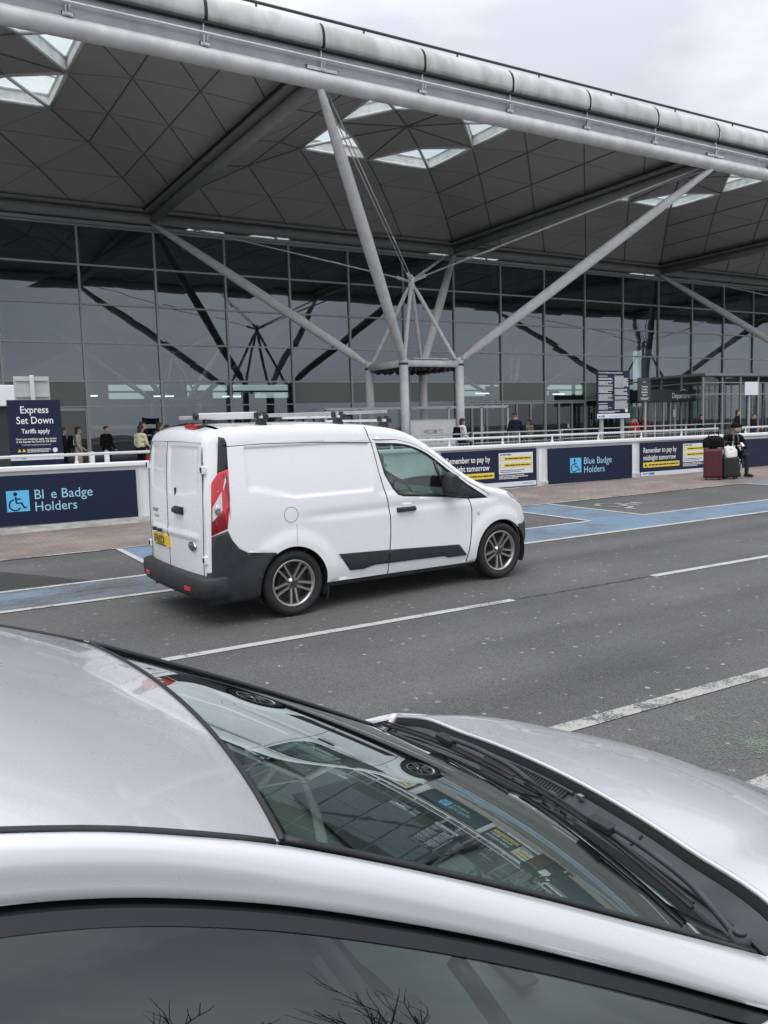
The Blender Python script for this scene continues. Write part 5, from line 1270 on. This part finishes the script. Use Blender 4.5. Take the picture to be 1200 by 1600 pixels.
for s_ in (-1, 1):
    m = MB(); m.box((.05, s_ * .36, .52), (.52, .50, .18), bevel=.06); m.box((-.28, s_ * .36, .88), (.14, .48, .64), rot=Matrix.Rotation(-.22, 3, 'Y'), bevel=.05); m.box((-.37, s_ * .36, 1.27), (.10, .26, .17), bevel=.045); m.build('seat', 'seat_cloth', sil)
    m = MB(); m.path([(-.33, s_ * .60, 1.42), (-.36, s_ * .62, 1.2), (-.35, s_ * .60, .7)], .022, 6); m.build('seat_belt', 'seat_cloth', sil)
    m = MB(); rows = []
    for i in range(len(OUT)):
        a = inner(i); b = outer(i); rows.append([(q.x, s_ * q.y, q.z) for q in (a + Vector((0, -.02, -.03)), a + Vector((0, .0, -.055)), b + Vector((0, -.04, -.06)), b + Vector((0, -.02, -.045)))])
    pgrid(m, rows); m.build('pillar_lining', 'dash_grey', sil)
m = MB(); m.box((-1.05, 0, .80), (.14, 1.2, .60), rot=Matrix.Rotation(-.25, 3, 'Y'), bevel=.05); m.box((-.8, 0, .5), (.5, 1.2, .16), bevel=.05); m.build('rear_seat', 'seat_cloth', sil)
m = MB(); m.grid(lambda s, v: roof_pt(.02 + .96 * s, -.97 + 1.94 * v) - Vector((0, 0, .035)), 20, 12); m.build('headlining', 'dash_grey', sil)
m = MB(); m.box((.55, .02, 1.345), (.03, .22, .06), bevel=.02); m.tube((.52, .02, 1.37), (.50, .02, 1.41), .012, n=8); m.build('rear_view_mirror', 'rubber_seal', sil)
# bare shrub behind the camera: seen mirrored in the door glass
shr = empty('bare_shrub', 'leafless dark twiggy shrub mirrored in the door window of the silver car', 'shrub', (-10.28, -42.85, 0.0))
r = random.Random(4); stm = MB(); twg = MB()
def branch(p, d, L_, rad, lv):
    n = 4; pts = [p]; 
    for k in range(n):
        d = (d + Vector((r.uniform(-.22, .22), r.uniform(-.22, .22), r.uniform(-.05, .18)))).normalized(); pts.append(pts[-1] + d * (L_ / n))
    (stm if lv == 0 else twg).path(pts, rad, 5, rs=[rad * (1 - .5 * k / n) for k in range(n + 1)])
    if lv < 3:
        for k in range(5 if lv < 2 else 4):
            q = pts[r.randint(1, n)]; branch(q, (d + Vector((r.uniform(-.9, .9), r.uniform(-.9, .9), r.uniform(-.2, .6)))).normalized(), L_ * r.uniform(.4, .62), rad * .55, lv + 1)
for k in range(4): branch(Vector((r.uniform(-.3, .3), r.uniform(-.2, .2), 0)), Vector((r.uniform(-.5, .5), r.uniform(-.4, .4), 1)).normalized(), 1.12, .018, 0)
mat('bark', (.035, .028, .022), .8); stm.build('trunk', 'bark', shr); twg.build('crown', 'bark', shr)
# ------------------------------------------------------------------ people and their bags
mat('skin', (.42, .26, .19), .55); mat('hair_dark', (.018, .014, .012), .6); mat('hair_grey', (.20, .19, .18), .7)
mat('cloth_black', (.008, .008, .010), .9, spec=.15, bump=.3, bscale=25); mat('cloth_navy', (.010, .014, .032), .9, spec=.2, bump=.3, bscale=25); mat('cloth_beige', (.46, .40, .31), .85, bump=.3, bscale=25)
mat('cloth_cream', (.62, .56, .38), .85, bump=.3, bscale=25); mat('cloth_grey', (.10, .105, .115), .85, bump=.3, bscale=25); mat('cloth_khaki', (.12, .10, .06), .85, bump=.3, bscale=25)
mat('cloth_red', (.32, .015, .025), .8, bump=.3, bscale=25); mat('cloth_maroon', (.11, .012, .02), .85); mat('cloth_white', (.62, .62, .63), .85, bump=.3, bscale=25); mat('cloth_slate', (.030, .036, .050), .9, spec=.2, bump=.3, bscale=25); mat('shoe_dark', (.02, .016, .014), .5)
def capsule(mb, a, b, ra, rb, mi=0, n=12):
    a = Vector(a); b = Vector(b); L_ = (b - a).length
    prof = [(-ra, .001)] + [(-ra * cos(t), ra * sin(t)) for t in (.5, 1.0)] + [(0, ra), (L_, rb)] + [(L_ + rb * sin(t), rb * cos(t)) for t in (.55, 1.05)] + [(L_ + rb, .001)]
    mb.tube(a, b, 1, n=n, mi=mi, cap=False, prof=[(h / max(L_, 1e-6), r) for h, r in prof])
def body_mesh(bones, voxel, smooth=6):
    """bones: (a, b, ra, rb, material index). One skin grown round all of them; every face takes the material of its nearest bone"""
    mb = MB()
    for a, b, ra, rb_, mi in bones: capsule(mb, a, b, ra, rb_)
    o = mb.build('body_tmp', 'skin', None, fix=True)
    md = o.modifiers.new('r', 'REMESH'); md.mode = 'VOXEL'; md.voxel_size = voxel; md.use_smooth_shade = True
    sm = o.modifiers.new('s', 'SMOOTH'); sm.factor = .5; sm.iterations = smooth
    dg = bpy.context.evaluated_depsgraph_get(); me = bpy.data.meshes.new_from_object(o.evaluated_get(dg))
    old = o.data; bpy.data.objects.remove(o); bpy.data.meshes.remove(old)
    me.materials.clear()
    B = [(Vector(a), Vector(b), ra, rb_, mi) for a, b, ra, rb_, mi in bones]
    for p in me.polygons:
        c = p.center; best = 9; bi = 0
        for a, b, ra, rb_, mi in B:
            d = b - a; t = max(0, min(1, (c - a).dot(d) / max(d.length_squared, 1e-9))); dd = (c - a - d * t).length - (ra + (rb_ - ra) * t)
            if dd < best: best = dd; bi = mi
        p.material_index = bi; p.use_smooth = True
    return me
def hand(bones, w_, d, side, curl=.5, s=1.0):
    """palm, four fingers of unequal length and a thumb from the wrist w_ along d"""
    d = Vector(d).normalized(); u = Vector((0, 0, 1)) if abs(d.z) < .8 else Vector((0, 1, 0)); x = d.cross(u).normalized() * side; u = x.cross(d).normalized() * side
    w_ = Vector(w_)
    bones.append((w_, w_ + d * .075 * s, .026 * s, .034 * s, 0))
    for k, l in enumerate((.068, .078, .072, .055)):
        b0 = w_ + d * .085 * s + x * (.028 - .019 * k) * s; b1 = b0 + (d * (1 - curl * .5) - u * curl * .5) * l * .5 * s; b2 = b1 + (d * (1 - curl) - u * curl) * l * .5 * s
        bones.append((b0, b1, .0095 * s, .009 * s, 0)); bones.append((b1, b2, .009 * s, .008 * s, 0))
    t0 = w_ + d * .03 * s + x * .03 * s; t1 = t0 + (d * .6 + x * .6 - u * .3) * .04 * s; bones.append((t0, t1, .012 * s, .010 * s, 0)); bones.append((t1, t1 + (d * .9 - u * .3) * .03 * s, .010 * s, .008 * s, 0))
PEOPLE = 'travellers standing outside the terminal'
def person(label, x, y, rz, h, cols, hair='hair_dark', hairlen=0, arms=((.25, .12), (.25, .12)), stride=.06, coat=0.0, lean=0.0, group=PEOPLE, turn=0.0, cap=None, z=FLOOR):
    """cols: top, legs, shoes. Faces local +Y"""
    k = h / 1.74
    root = empty('person', label, 'person', (x, y, z), rz, group)
    bones = []
    def V(a, b, c): return Vector((a * k, (b + lean * max(0, c - .9)) * k, c * k))
    bn = lambda a, b, ra, rb_, mi: bones.append((a, b, ra * k, rb_ * k, mi))
    hy = .02
    R_ = Matrix.Rotation(turn, 3, 'Z')
    def Hd(a, b, c): q = R_ @ Vector((a, b, 0)); return V(q.x, q.y + hy + .02, c)
    bn(Hd(0, .0, 1.64), Hd(0, -.015, 1.655), .083, .088, 0); bn(Hd(0, .02, 1.57), Hd(0, .04, 1.545), .068, .055, 0); bn(Hd(0, .105, 1.605), Hd(0, .118, 1.585), .013, .016, 0)
    for s_ in (-1, 1): bn(Hd(s_ * .085, -.005, 1.61), Hd(s_ * .088, -.01, 1.59), .016, .012, 0)
    bn(V(0, .0, 1.40), V(0, .02, 1.54), .062, .055, 0)
    bn(V(-.13, 0, 1.40), V(.13, 0, 1.40), .085, .085, 1); bn(V(-.10, .015, 1.25), V(.10, .015, 1.25), .105, .105, 1); bn(V(-.08, .005, 1.08), V(.08, .005, 1.08), .10, .10, 1); bn(V(0, 0, 1.38), V(0, 0, 1.05), .12, .12, 1)
    bn(V(-.08, -.01, .95), V(.08, -.01, .95), .112, .112, 1 if coat else 2)
    if coat:
        for s_ in (-1, 1): bn(V(s_ * .07, 0, 1.0), V(s_ * .10, .0, .95 - coat), .11, .135, 1)
        bn(V(0, 0, 1.0), V(0, -.02, .95 - coat), .12, .15, 1)
    for i, s_ in enumerate((-1, 1)):
        st = stride * s_
        bn(V(s_ * .095, 0, .90), V(s_ * .10, .02 + st * .5, .50), .088, .062, 2); bn(V(s_ * .10, .02 + st * .5, .50), V(s_ * .105, -.01 + st, .10), .062, .046, 2); bn(V(s_ * .105, -.03 + st, .055), V(s_ * .125, .15 + st, .040), .048, .036, 3)
        fwd, out = arms[i]; fwd *= .55
        sh = V(s_ * .195, 0, 1.40); el = V(s_ * (.225 + out * .3), -.03 + fwd * .25, 1.12); wr = V(s_ * (.21 + out * .1), .02 + fwd * .9, .90 + max(0, fwd - .1) * .42)
        bn(sh, el, .062, .050, 1); bn(el, wr, .050, .036, 1); b0 = len(bones); hand(bones, wr, (wr - el).normalized(), s_, .5, k)
    me = body_mesh(bones, .0145 * k, 4)
    for c in ('skin',) + tuple(cols): me.materials.append(MATS[c])
    b = bpy.data.objects.new('body', me); col.objects.link(b); b.parent = root
    m = MB(); hc = Hd(0, -.018, 1.665)
    if cap: m.sphere(Hd(0, -.008, 1.675), (.104 * k, .112 * k, .09 * k), 16, 10); m.build('hat', cap, root)
    else:
        P = []; n = 18; F = []
        for i in range(9):
            th = i / 8 * (1.75 if hairlen < .02 else 1.95)
            for j in range(n):
                a = 2 * pi * j / n; fr = max(0, sin(a)) ; t2_ = th * (1 - .42 * fr)
                P.append(Vector((.098 * sin(t2_) * cos(a), .108 * sin(t2_) * sin(a), .095 * cos(t2_))))
        for i in range(8):
            for j in range(n): F.append((i * n + j, (i + 1) * n + j, (i + 1) * n + (j + 1) % n, i * n + (j + 1) % n))
        m.add([hc + R_ @ p * k for p in P], F, 0, True)
        if hairlen > .02: m.sphere(Hd(0, -.07, 1.60 - hairlen / 2), (.085 * k, .05 * k, (.07 + hairlen / 2) * k), 12, 8)
        m.build('hair', hair, root)
    return root
def backpack(x, y, z, rz, label, mt, s=1.0):
    o = empty('backpack', label, 'backpack', (x, y, z), rz)
    m = MB(); m.box((0, 0, 0), (.30 * s, .17 * s, .44 * s), bevel=.07 * s); m.build('bag_body', mt, o)
    m = MB(); m.box((0, -.10 * s, -.06 * s), (.22 * s, .06 * s, .22 * s), bevel=.03 * s); m.build('front_pocket', mt, o)
    for s_ in (-1, 1): m = MB(); m.path([(s_ * .10 * s, .08 * s, .18 * s), (s_ * .13 * s, .20 * s, .20 * s), (s_ * .13 * s, .27 * s, .06 * s), (s_ * .12 * s, .16 * s, -.14 * s)], .014 * s, 6); m.build('strap', mt, o)
    return o
B_ = 'cloth_black'
person('woman with a long beige coat and black backpack beside the express set down sign', -6.36, -11.4, radians(-100), 1.72, ('cloth_beige', 'cloth_white', 'shoe_dark'), coat=.42, hairlen=.12, arms=((.4, .1), (.2, .1)))
backpack(-6.60, -11.43, FLOOR + 1.22, radians(-100), 'black backpack worn by the woman in the beige coat', B_)
person('dark dressed person mostly hidden behind the express set down sign', -6.95, -12.0, radians(-80), 1.70, (B_, B_, 'shoe_dark'), hairlen=.1)
person('man in a black jacket standing alone between the bollards and the queue', -5.36, -11.2, radians(-150), 1.72, (B_, B_, 'shoe_dark'), arms=((.35, .0), (.3, .1)), turn=radians(25))
person('woman in a cream jumper with dark sleeves holding a red case by the van roof', -4.94, -14.1, radians(-60), 1.69, ('cloth_cream', B_, 'shoe_dark'), hairlen=.06, arms=((.3, .1), (.45, .1)))
person('man in dark clothes just behind the woman in the cream jumper', -4.75, -13.6, radians(-120), 1.80, (B_, B_, 'shoe_dark'))
person('person in dark grey standing furthest right in the queue above the van roof', -3.62, -12.5, radians(-90), 1.70, ('cloth_maroon', B_, 'shoe_dark'))
person('person in a grey coat standing in the queue above the rear corner of the van', -4.17, -13.5, radians(-70), 1.76, ('cloth_grey', B_, 'shoe_dark'), hairlen=.1)
person('woman in a white top with a black rucksack walking past the welcome banner', 4.62, -18.5, radians(-95), 1.60, ('cloth_white', 'cloth_navy', 'shoe_dark'), hairlen=.04, arms=((.5, .05), (.4, .05)), stride=.12)
backpack(4.40, -18.52, FLOOR + 1.12, radians(-95), 'black rucksack on the back of the woman in the white top', B_, .9)
person('man in a navy jacket with his back turned by the glass wind screen', 9.06, -16.0, radians(-20), 1.79, ('cloth_navy', 'cloth_grey', 'shoe_dark'), arms=((.5, .15), (.5, .15)), turn=radians(-30))
person('person in a khaki coat standing right of the man in navy', 9.81, -16.0, radians(20), 1.53, ('cloth_khaki', 'cloth_grey', 'shoe_dark'), hairlen=.1)
person('person in a bright red jacket below the slim black notice sign', 15.55, -16.0, radians(-100), 1.50, ('cloth_red', B_, 'shoe_dark'), arms=((.7, .1), (.6, .1)))
person('second person in red leaning beside the dark maroon coat', 16.35, -15.6, radians(60), 1.50, ('cloth_red', B_, 'shoe_dark'), arms=((.6, .1), (.6, .1)), lean=.15)
person('person in a dark maroon coat under the slim black notice sign', 17.48, -15.0, radians(90), 1.60, ('cloth_maroon', B_, 'shoe_dark'), coat=.25)
person('person in black carrying a shoulder bag before the vestibule corner', 21.2, -15.0, radians(-160), 1.53, (B_, B_, 'shoe_dark'), hairlen=.1, lean=.1, arms=((.5, .1), (.3, .1)))
person('dark haired person in black right behind the seated man', 19.86, -18.0, radians(200), 1.67, (B_, 'cloth_slate', 'shoe_dark'), hairlen=.08)
person('smaller person in a black top right of the thin blank sign post', 20.98, -18.0, radians(190), 1.47, (B_, 'cloth_slate', 'shoe_dark'), arms=((.6, .1), (.6, .1)))
o = empty('suitcase', 'red suitcase held by the woman in the cream jumper', 'suitcase', (-4.62, -14.3, FLOOR))
m = MB(); m.box((0, 0, .40), (.48, .28, .66), bevel=.05); m.build('shell', 'cloth_red', o)
m = MB(); m.path([(-.12, 0, .73), (-.12, 0, 1.0), (.12, 0, 1.0), (.12, 0, .73)], .012, 6); m.build('handle', 'black_plastic', o)
for sx in (-.18, .18): m = MB(); m.sphere((sx, 0, .04), .04, 10, 6); m.build('wheel', 'black_plastic', o)

# the seated man on a folding stool with his luggage
gx0, gy0 = 6.78, -27.28
gz0 = GC(gx0, gy0)
RS = radians(158)
man = empty('person', 'man in black coat and knitted hat seated by the wall, eyes on his phone', 'person', (gx0, gy0, gz0), RS)
bones = []
bn = lambda a, b, ra, rb_, mi: bones.append((Vector(a), Vector(b), ra, rb_, mi))
# local: +Y forward, hips at the stool
bn((0, .17, 1.265), (0, .16, 1.29), .080, .086, 0); bn((0, .215, 1.215), (0, .235, 1.185), .062, .046, 0); bn((0, .275, 1.25), (0, .295, 1.228), .012, .016, 0)
for s_ in (-1, 1): bn((s_ * .085, .165, 1.25), (s_ * .088, .16, 1.23), .014, .011, 0)
bn((0, .08, 1.06), (0, .15, 1.19), .062, .056, 0)
bn((-.14, .06, 1.02), (.14, .06, 1.02), .088, .088, 1); bn((-.10, .05, .86), (.10, .05, .86), .115, .115, 1); bn((-.09, .01, .68), (.09, .01, .68), .12, .12, 1); bn((-.10, -.02, .54), (.10, -.02, .54), .13, .13, 1); bn((0, .06, 1.0), (0, 0, .6), .13, .13, 1)
bn((-.09, .08, .56), (-.12, .25, .60), .11, .09, 1); bn((.09, .08, .56), (.12, .25, .60), .11, .09, 1)
for s_, kx, kz, ax, ay in ((-1, -.17, .56, -.19, .37), (1, .26, .52, .46, .43)):
    bn((s_ * .10, .02, .52), (kx, .42, kz), .092, .070, 2); bn((kx, .42, kz), (ax, ay, .12), .068, .048, 2); bn((ax, ay - .04, .055), (ax + s_ * .05, ay + .17, .045), .048, .036, 3)
    sh = Vector((s_ * .21, .06, 1.02)); el = Vector((s_ * .29, .16, .76)); wr = Vector((s_ * .07, .36, .80)); bn(sh, el, .068, .056, 1); bn(el, wr, .056, .040, 1); hand(bones, wr, Vector((-s_ * .45, .8, .12)), s_, .75)
me = body_mesh(bones, .0095, 4)
for c in ('skin', B_, 'cloth_slate', 'shoe_dark'): me.materials.append(MATS[c])
b = bpy.data.objects.new('body', me); col.objects.link(b); b.parent = man
m = MB(); m.sphere((0, .148, 1.315), (.105, .112, .088), 18, 12); m.lathe([(.108, -.05), (.112, -.03), (.108, -.008)], 'Z', (0, .152, 1.315), n=18); m.build('hat', 'cloth_black', man)
m = MB(); m.box((0, .262, 1.185), (.09, .035, .05), bevel=.014); m.build('beard', 'hair_grey', man)
for s_ in (-1, 1): m = MB(); m.sphere((s_ * .032, .245, 1.268), .011, 8, 6); m.build('eye', 'hair_dark', man)
m = MB(); m.path([(-.05, .16, 1.08), (-.07, .19, .98), (-.045, .20, .86)], .022, 6); m.path([(.05, .16, 1.08), (.07, .19, .98), (.05, .20, .86)], .022, 6); m.build('collar', 'cloth_grey', man)
ph = empty('phone', 'black phone held in both hands of the seated man', 'phone', M=Matrix.Translation((gx0, gy0, gz0)) @ Matrix.Rotation(RS, 4, 'Z') @ Matrix.Translation((0, .47, .84)) @ Matrix.Rotation(radians(-40), 4, 'X'))
m = MB(); m.box((0, 0, 0), (.075, .15, .010), bevel=.004); m.build('case', 'black_gloss', ph)
m = MB(); m.box((0, 0, .0062), (.066, .135, .001)); m.build('screen', 'sign_pale', ph)
def at_man(x, y, z): p = Matrix.Translation((gx0, gy0, 0)) @ Matrix.Rotation(RS, 4, 'Z') @ Vector((x, y, 0)); return (p.x, p.y, GC(p.x, p.y) + z)
st = empty('folding_stool', 'folding stool with straps and wheels under the seated man', 'stool', at_man(0, -.02, 0), RS)
m = MB(); m.box((0, 0, .40), (.40, .34, .035), bevel=.012); m.build('seat', B_, st)
for sx in (-1, 1):
    for sy in (-1, 1): m = MB(); m.tube((sx * .18, sy * .15, .39), (sx * .15, sy * .13, .06), .014, n=8); m.build('leg', 'dark_metal', st)
    m = MB(); m.lathe([(0, -.02), (.055, -.02), (.06, 0), (.055, .02), (0, .02)], 'X', (sx * .15, .13, .06), n=16); m.build('wheel', 'black_plastic', st)
m = MB(); m.box((0, .155, .20), (.30, .012, .05)); m.box((0, -.13, .12), (.28, .02, .02)); m.build('strap', 'dark_metal', st)
sx_, sy_ = 5.83, -27.37
mat('case_maroon', (.085, .012, .020), .42, var=.15, vscale=12); mat('case_black', (.016, .018, .020), .5); mat('bag_white', (.72, .72, .73), .5, bump=.6, bscale=18)
def case(label, x, y, rz, w_, d_, h_, mt, handle=0.0):
    o = empty('suitcase', label, 'suitcase', (x, y, GC(x, y)), rz)
    m = MB(); m.box((0, 0, h_ / 2 + .05), (w_, d_, h_), bevel=.055)
    for k in range(7): m.box((-w_ * .36 + w_ * .72 * k / 6, -d_ / 2 - .001, h_ / 2 + .05), (w_ * .05, .012, h_ * .84), bevel=.005)
    m.build('shell', mt, o)
    m = MB(); m.box((0, 0, h_ / 2 + .05), (w_ + .006, .012, h_ + .006), bevel=.004); m.build('zip', 'black_plastic', o)
    m = MB(); m.path([(-.08, 0, h_ + .045), (-.07, 0, h_ + .085), (.07, 0, h_ + .085), (.08, 0, h_ + .045)], .011, 6); m.build('top_handle', 'black_plastic', o)
    for sx in (-1, 1):
        for sy in (-1, 1): m = MB(); m.lathe([(0, -.012), (.026, -.012), (.03, 0), (.026, .012), (0, .012)], 'X', (sx * (w_ / 2 - .07), sy * (d_ / 2 - .06), .03), n=12); m.box((sx * (w_ / 2 - .07), sy * (d_ / 2 - .06), .055), (.04, .04, .03)); m.build('wheel', 'black_plastic', o)
    if handle: m = MB(); m.path([(-.11, d_ / 2 - .05, h_ + .05), (-.11, d_ / 2 - .05, h_ + handle), (.11, d_ / 2 - .05, h_ + handle), (.11, d_ / 2 - .05, h_ + .05)], .011, 6); m.build('pull_handle', 'galv', o)
    return o
case('tall maroon hard shell suitcase with a black bag on top, by the seated man', 5.72, -27.52, radians(-52), .44, .28, .74, 'case_maroon')
case('smaller black suitcase with a white bag on it, next to the seated man', 6.14, -27.70, radians(-30), .42, .26, .52, 'case_black', .42)
p = (5.74, -27.52, GC(5.72, -27.52) + .80)
o = empty('holdall', 'black soft holdall lying on the maroon suitcase', 'bag', p, radians(-38))
m = MB(); m.sphere((0, 0, .15), (.27, .16, .165), 20, 12); m.box((0, 0, .09), (.48, .28, .17), bevel=.07); m.build('bag_body', B_, o)
m = MB(); m.path([(-.14, 0, .27), (-.09, -.02, .38), (.09, -.02, .38), (.14, 0, .27)], .014, 6); m.build('handle', B_, o)
o = empty('carrier_bag', 'crumpled white carrier bag lying on the black suitcase', 'bag', (6.13, -27.72, GC(6.13, -27.7) + .57), radians(-30))
bm = bmesh.new(); bmesh.ops.create_icosphere(bm, subdivisions=4, radius=1)
r = random.Random(3); dirs = [(Vector((r.uniform(-1, 1), r.uniform(-1, 1), r.uniform(-1, 1))).normalized(), r.uniform(.05, .16)) for _ in range(22)]
m = MB(); P = []
for v in bm.verts:
    q = v.co.copy(); d = 1.05 - sum(a * max(0, q.dot(n_) - .45) * 2.2 for n_, a in dirs); e_ = lambda t: (1 if t > 0 else -1) * abs(t) ** .62
    P.append((e_(q.x) * .185 * d * (1 + .18 * q.z), e_(q.y) * .10 * d - .03, .09 + e_(q.z) * .21 * d))
bm.verts.index_update(); m.add(P, [tuple(v.index for v in f.verts) for f in bm.faces], 0, True); bm.free(); m.build('bag_body', 'bag_white', o)
for s_ in (-1, 1): m = MB(); m.path([(s_ * .09, -.03, .20), (s_ * .10, -.01, .27), (s_ * .05, .0, .29), (s_ * .04, -.03, .21)], .012, 5); m.build('handle', 'bag_white', o)
m = MB(); text_mesh('AIRPORT', .06, lambda u, v: (-.11 + u, -.128, .19 + v), 0, m, sx=.8) if False else None

# the van's driver
drv = empty('person', 'grey haired driver in a teal top at the wheel of the white van', 'person', M=VM @ Matrix.Translation((1.18, -.40, 0)) @ Matrix.Rotation(radians(-90), 4, 'Z'))
bones = []
bn((0, .14, 1.40), (0, .125, 1.415), .080, .086, 0); bn((0, .18, 1.345), (0, .195, 1.315), .064, .050, 0); bn((0, .245, 1.38), (0, .26, 1.36), .012, .015, 0)
for s_ in (-1, 1): bn((s_ * .085, .13, 1.385), (s_ * .088, .125, 1.365), .014, .011, 0)
bn((0, .04, 1.18), (0, .12, 1.32), .062, .056, 0); bn((-.14, .02, 1.15), (.14, .02, 1.15), .085, .085, 1); bn((-.09, .03, .98), (.09, .03, .98), .12, .12, 1); bn((-.09, .0, .80), (.09, .0, .80), .13, .13, 1); bn((0, .02, 1.12), (0, 0, .8), .13, .13, 1)
for s_ in (-1, 1):
    bn((s_ * .1, .0, .76), (s_ * .13, .42, .80), .09, .07, 2); bn((s_ * .13, .42, .80), (s_ * .13, .62, .46), .065, .05, 2); bn((s_ * .13, .60, .42), (s_ * .13, .75, .40), .045, .035, 3)
    sh = Vector((s_ * .21, .03, 1.15)); el = Vector((s_ * .27, .20, .94)); wr = Vector((s_ * .17, .40, 1.03)); bn(sh, el, .064, .052, 1); bn(el, wr, .052, .038, 0); hand(bones, wr, Vector((-s_ * .1, .9, .2)), s_, .8)
me = body_mesh(bones, .011, 4); mat('cloth_teal', (.09, .17, .17), .85)
for c in ('skin', 'cloth_teal', 'cloth_slate', 'shoe_dark'): me.materials.append(MATS[c])
b = bpy.data.objects.new('body', me); col.objects.link(b); b.parent = drv
m = MB(); m.sphere((0, .105, 1.435), (.102, .11, .092), 16, 10); m.build('hair', 'hair_grey', drv)
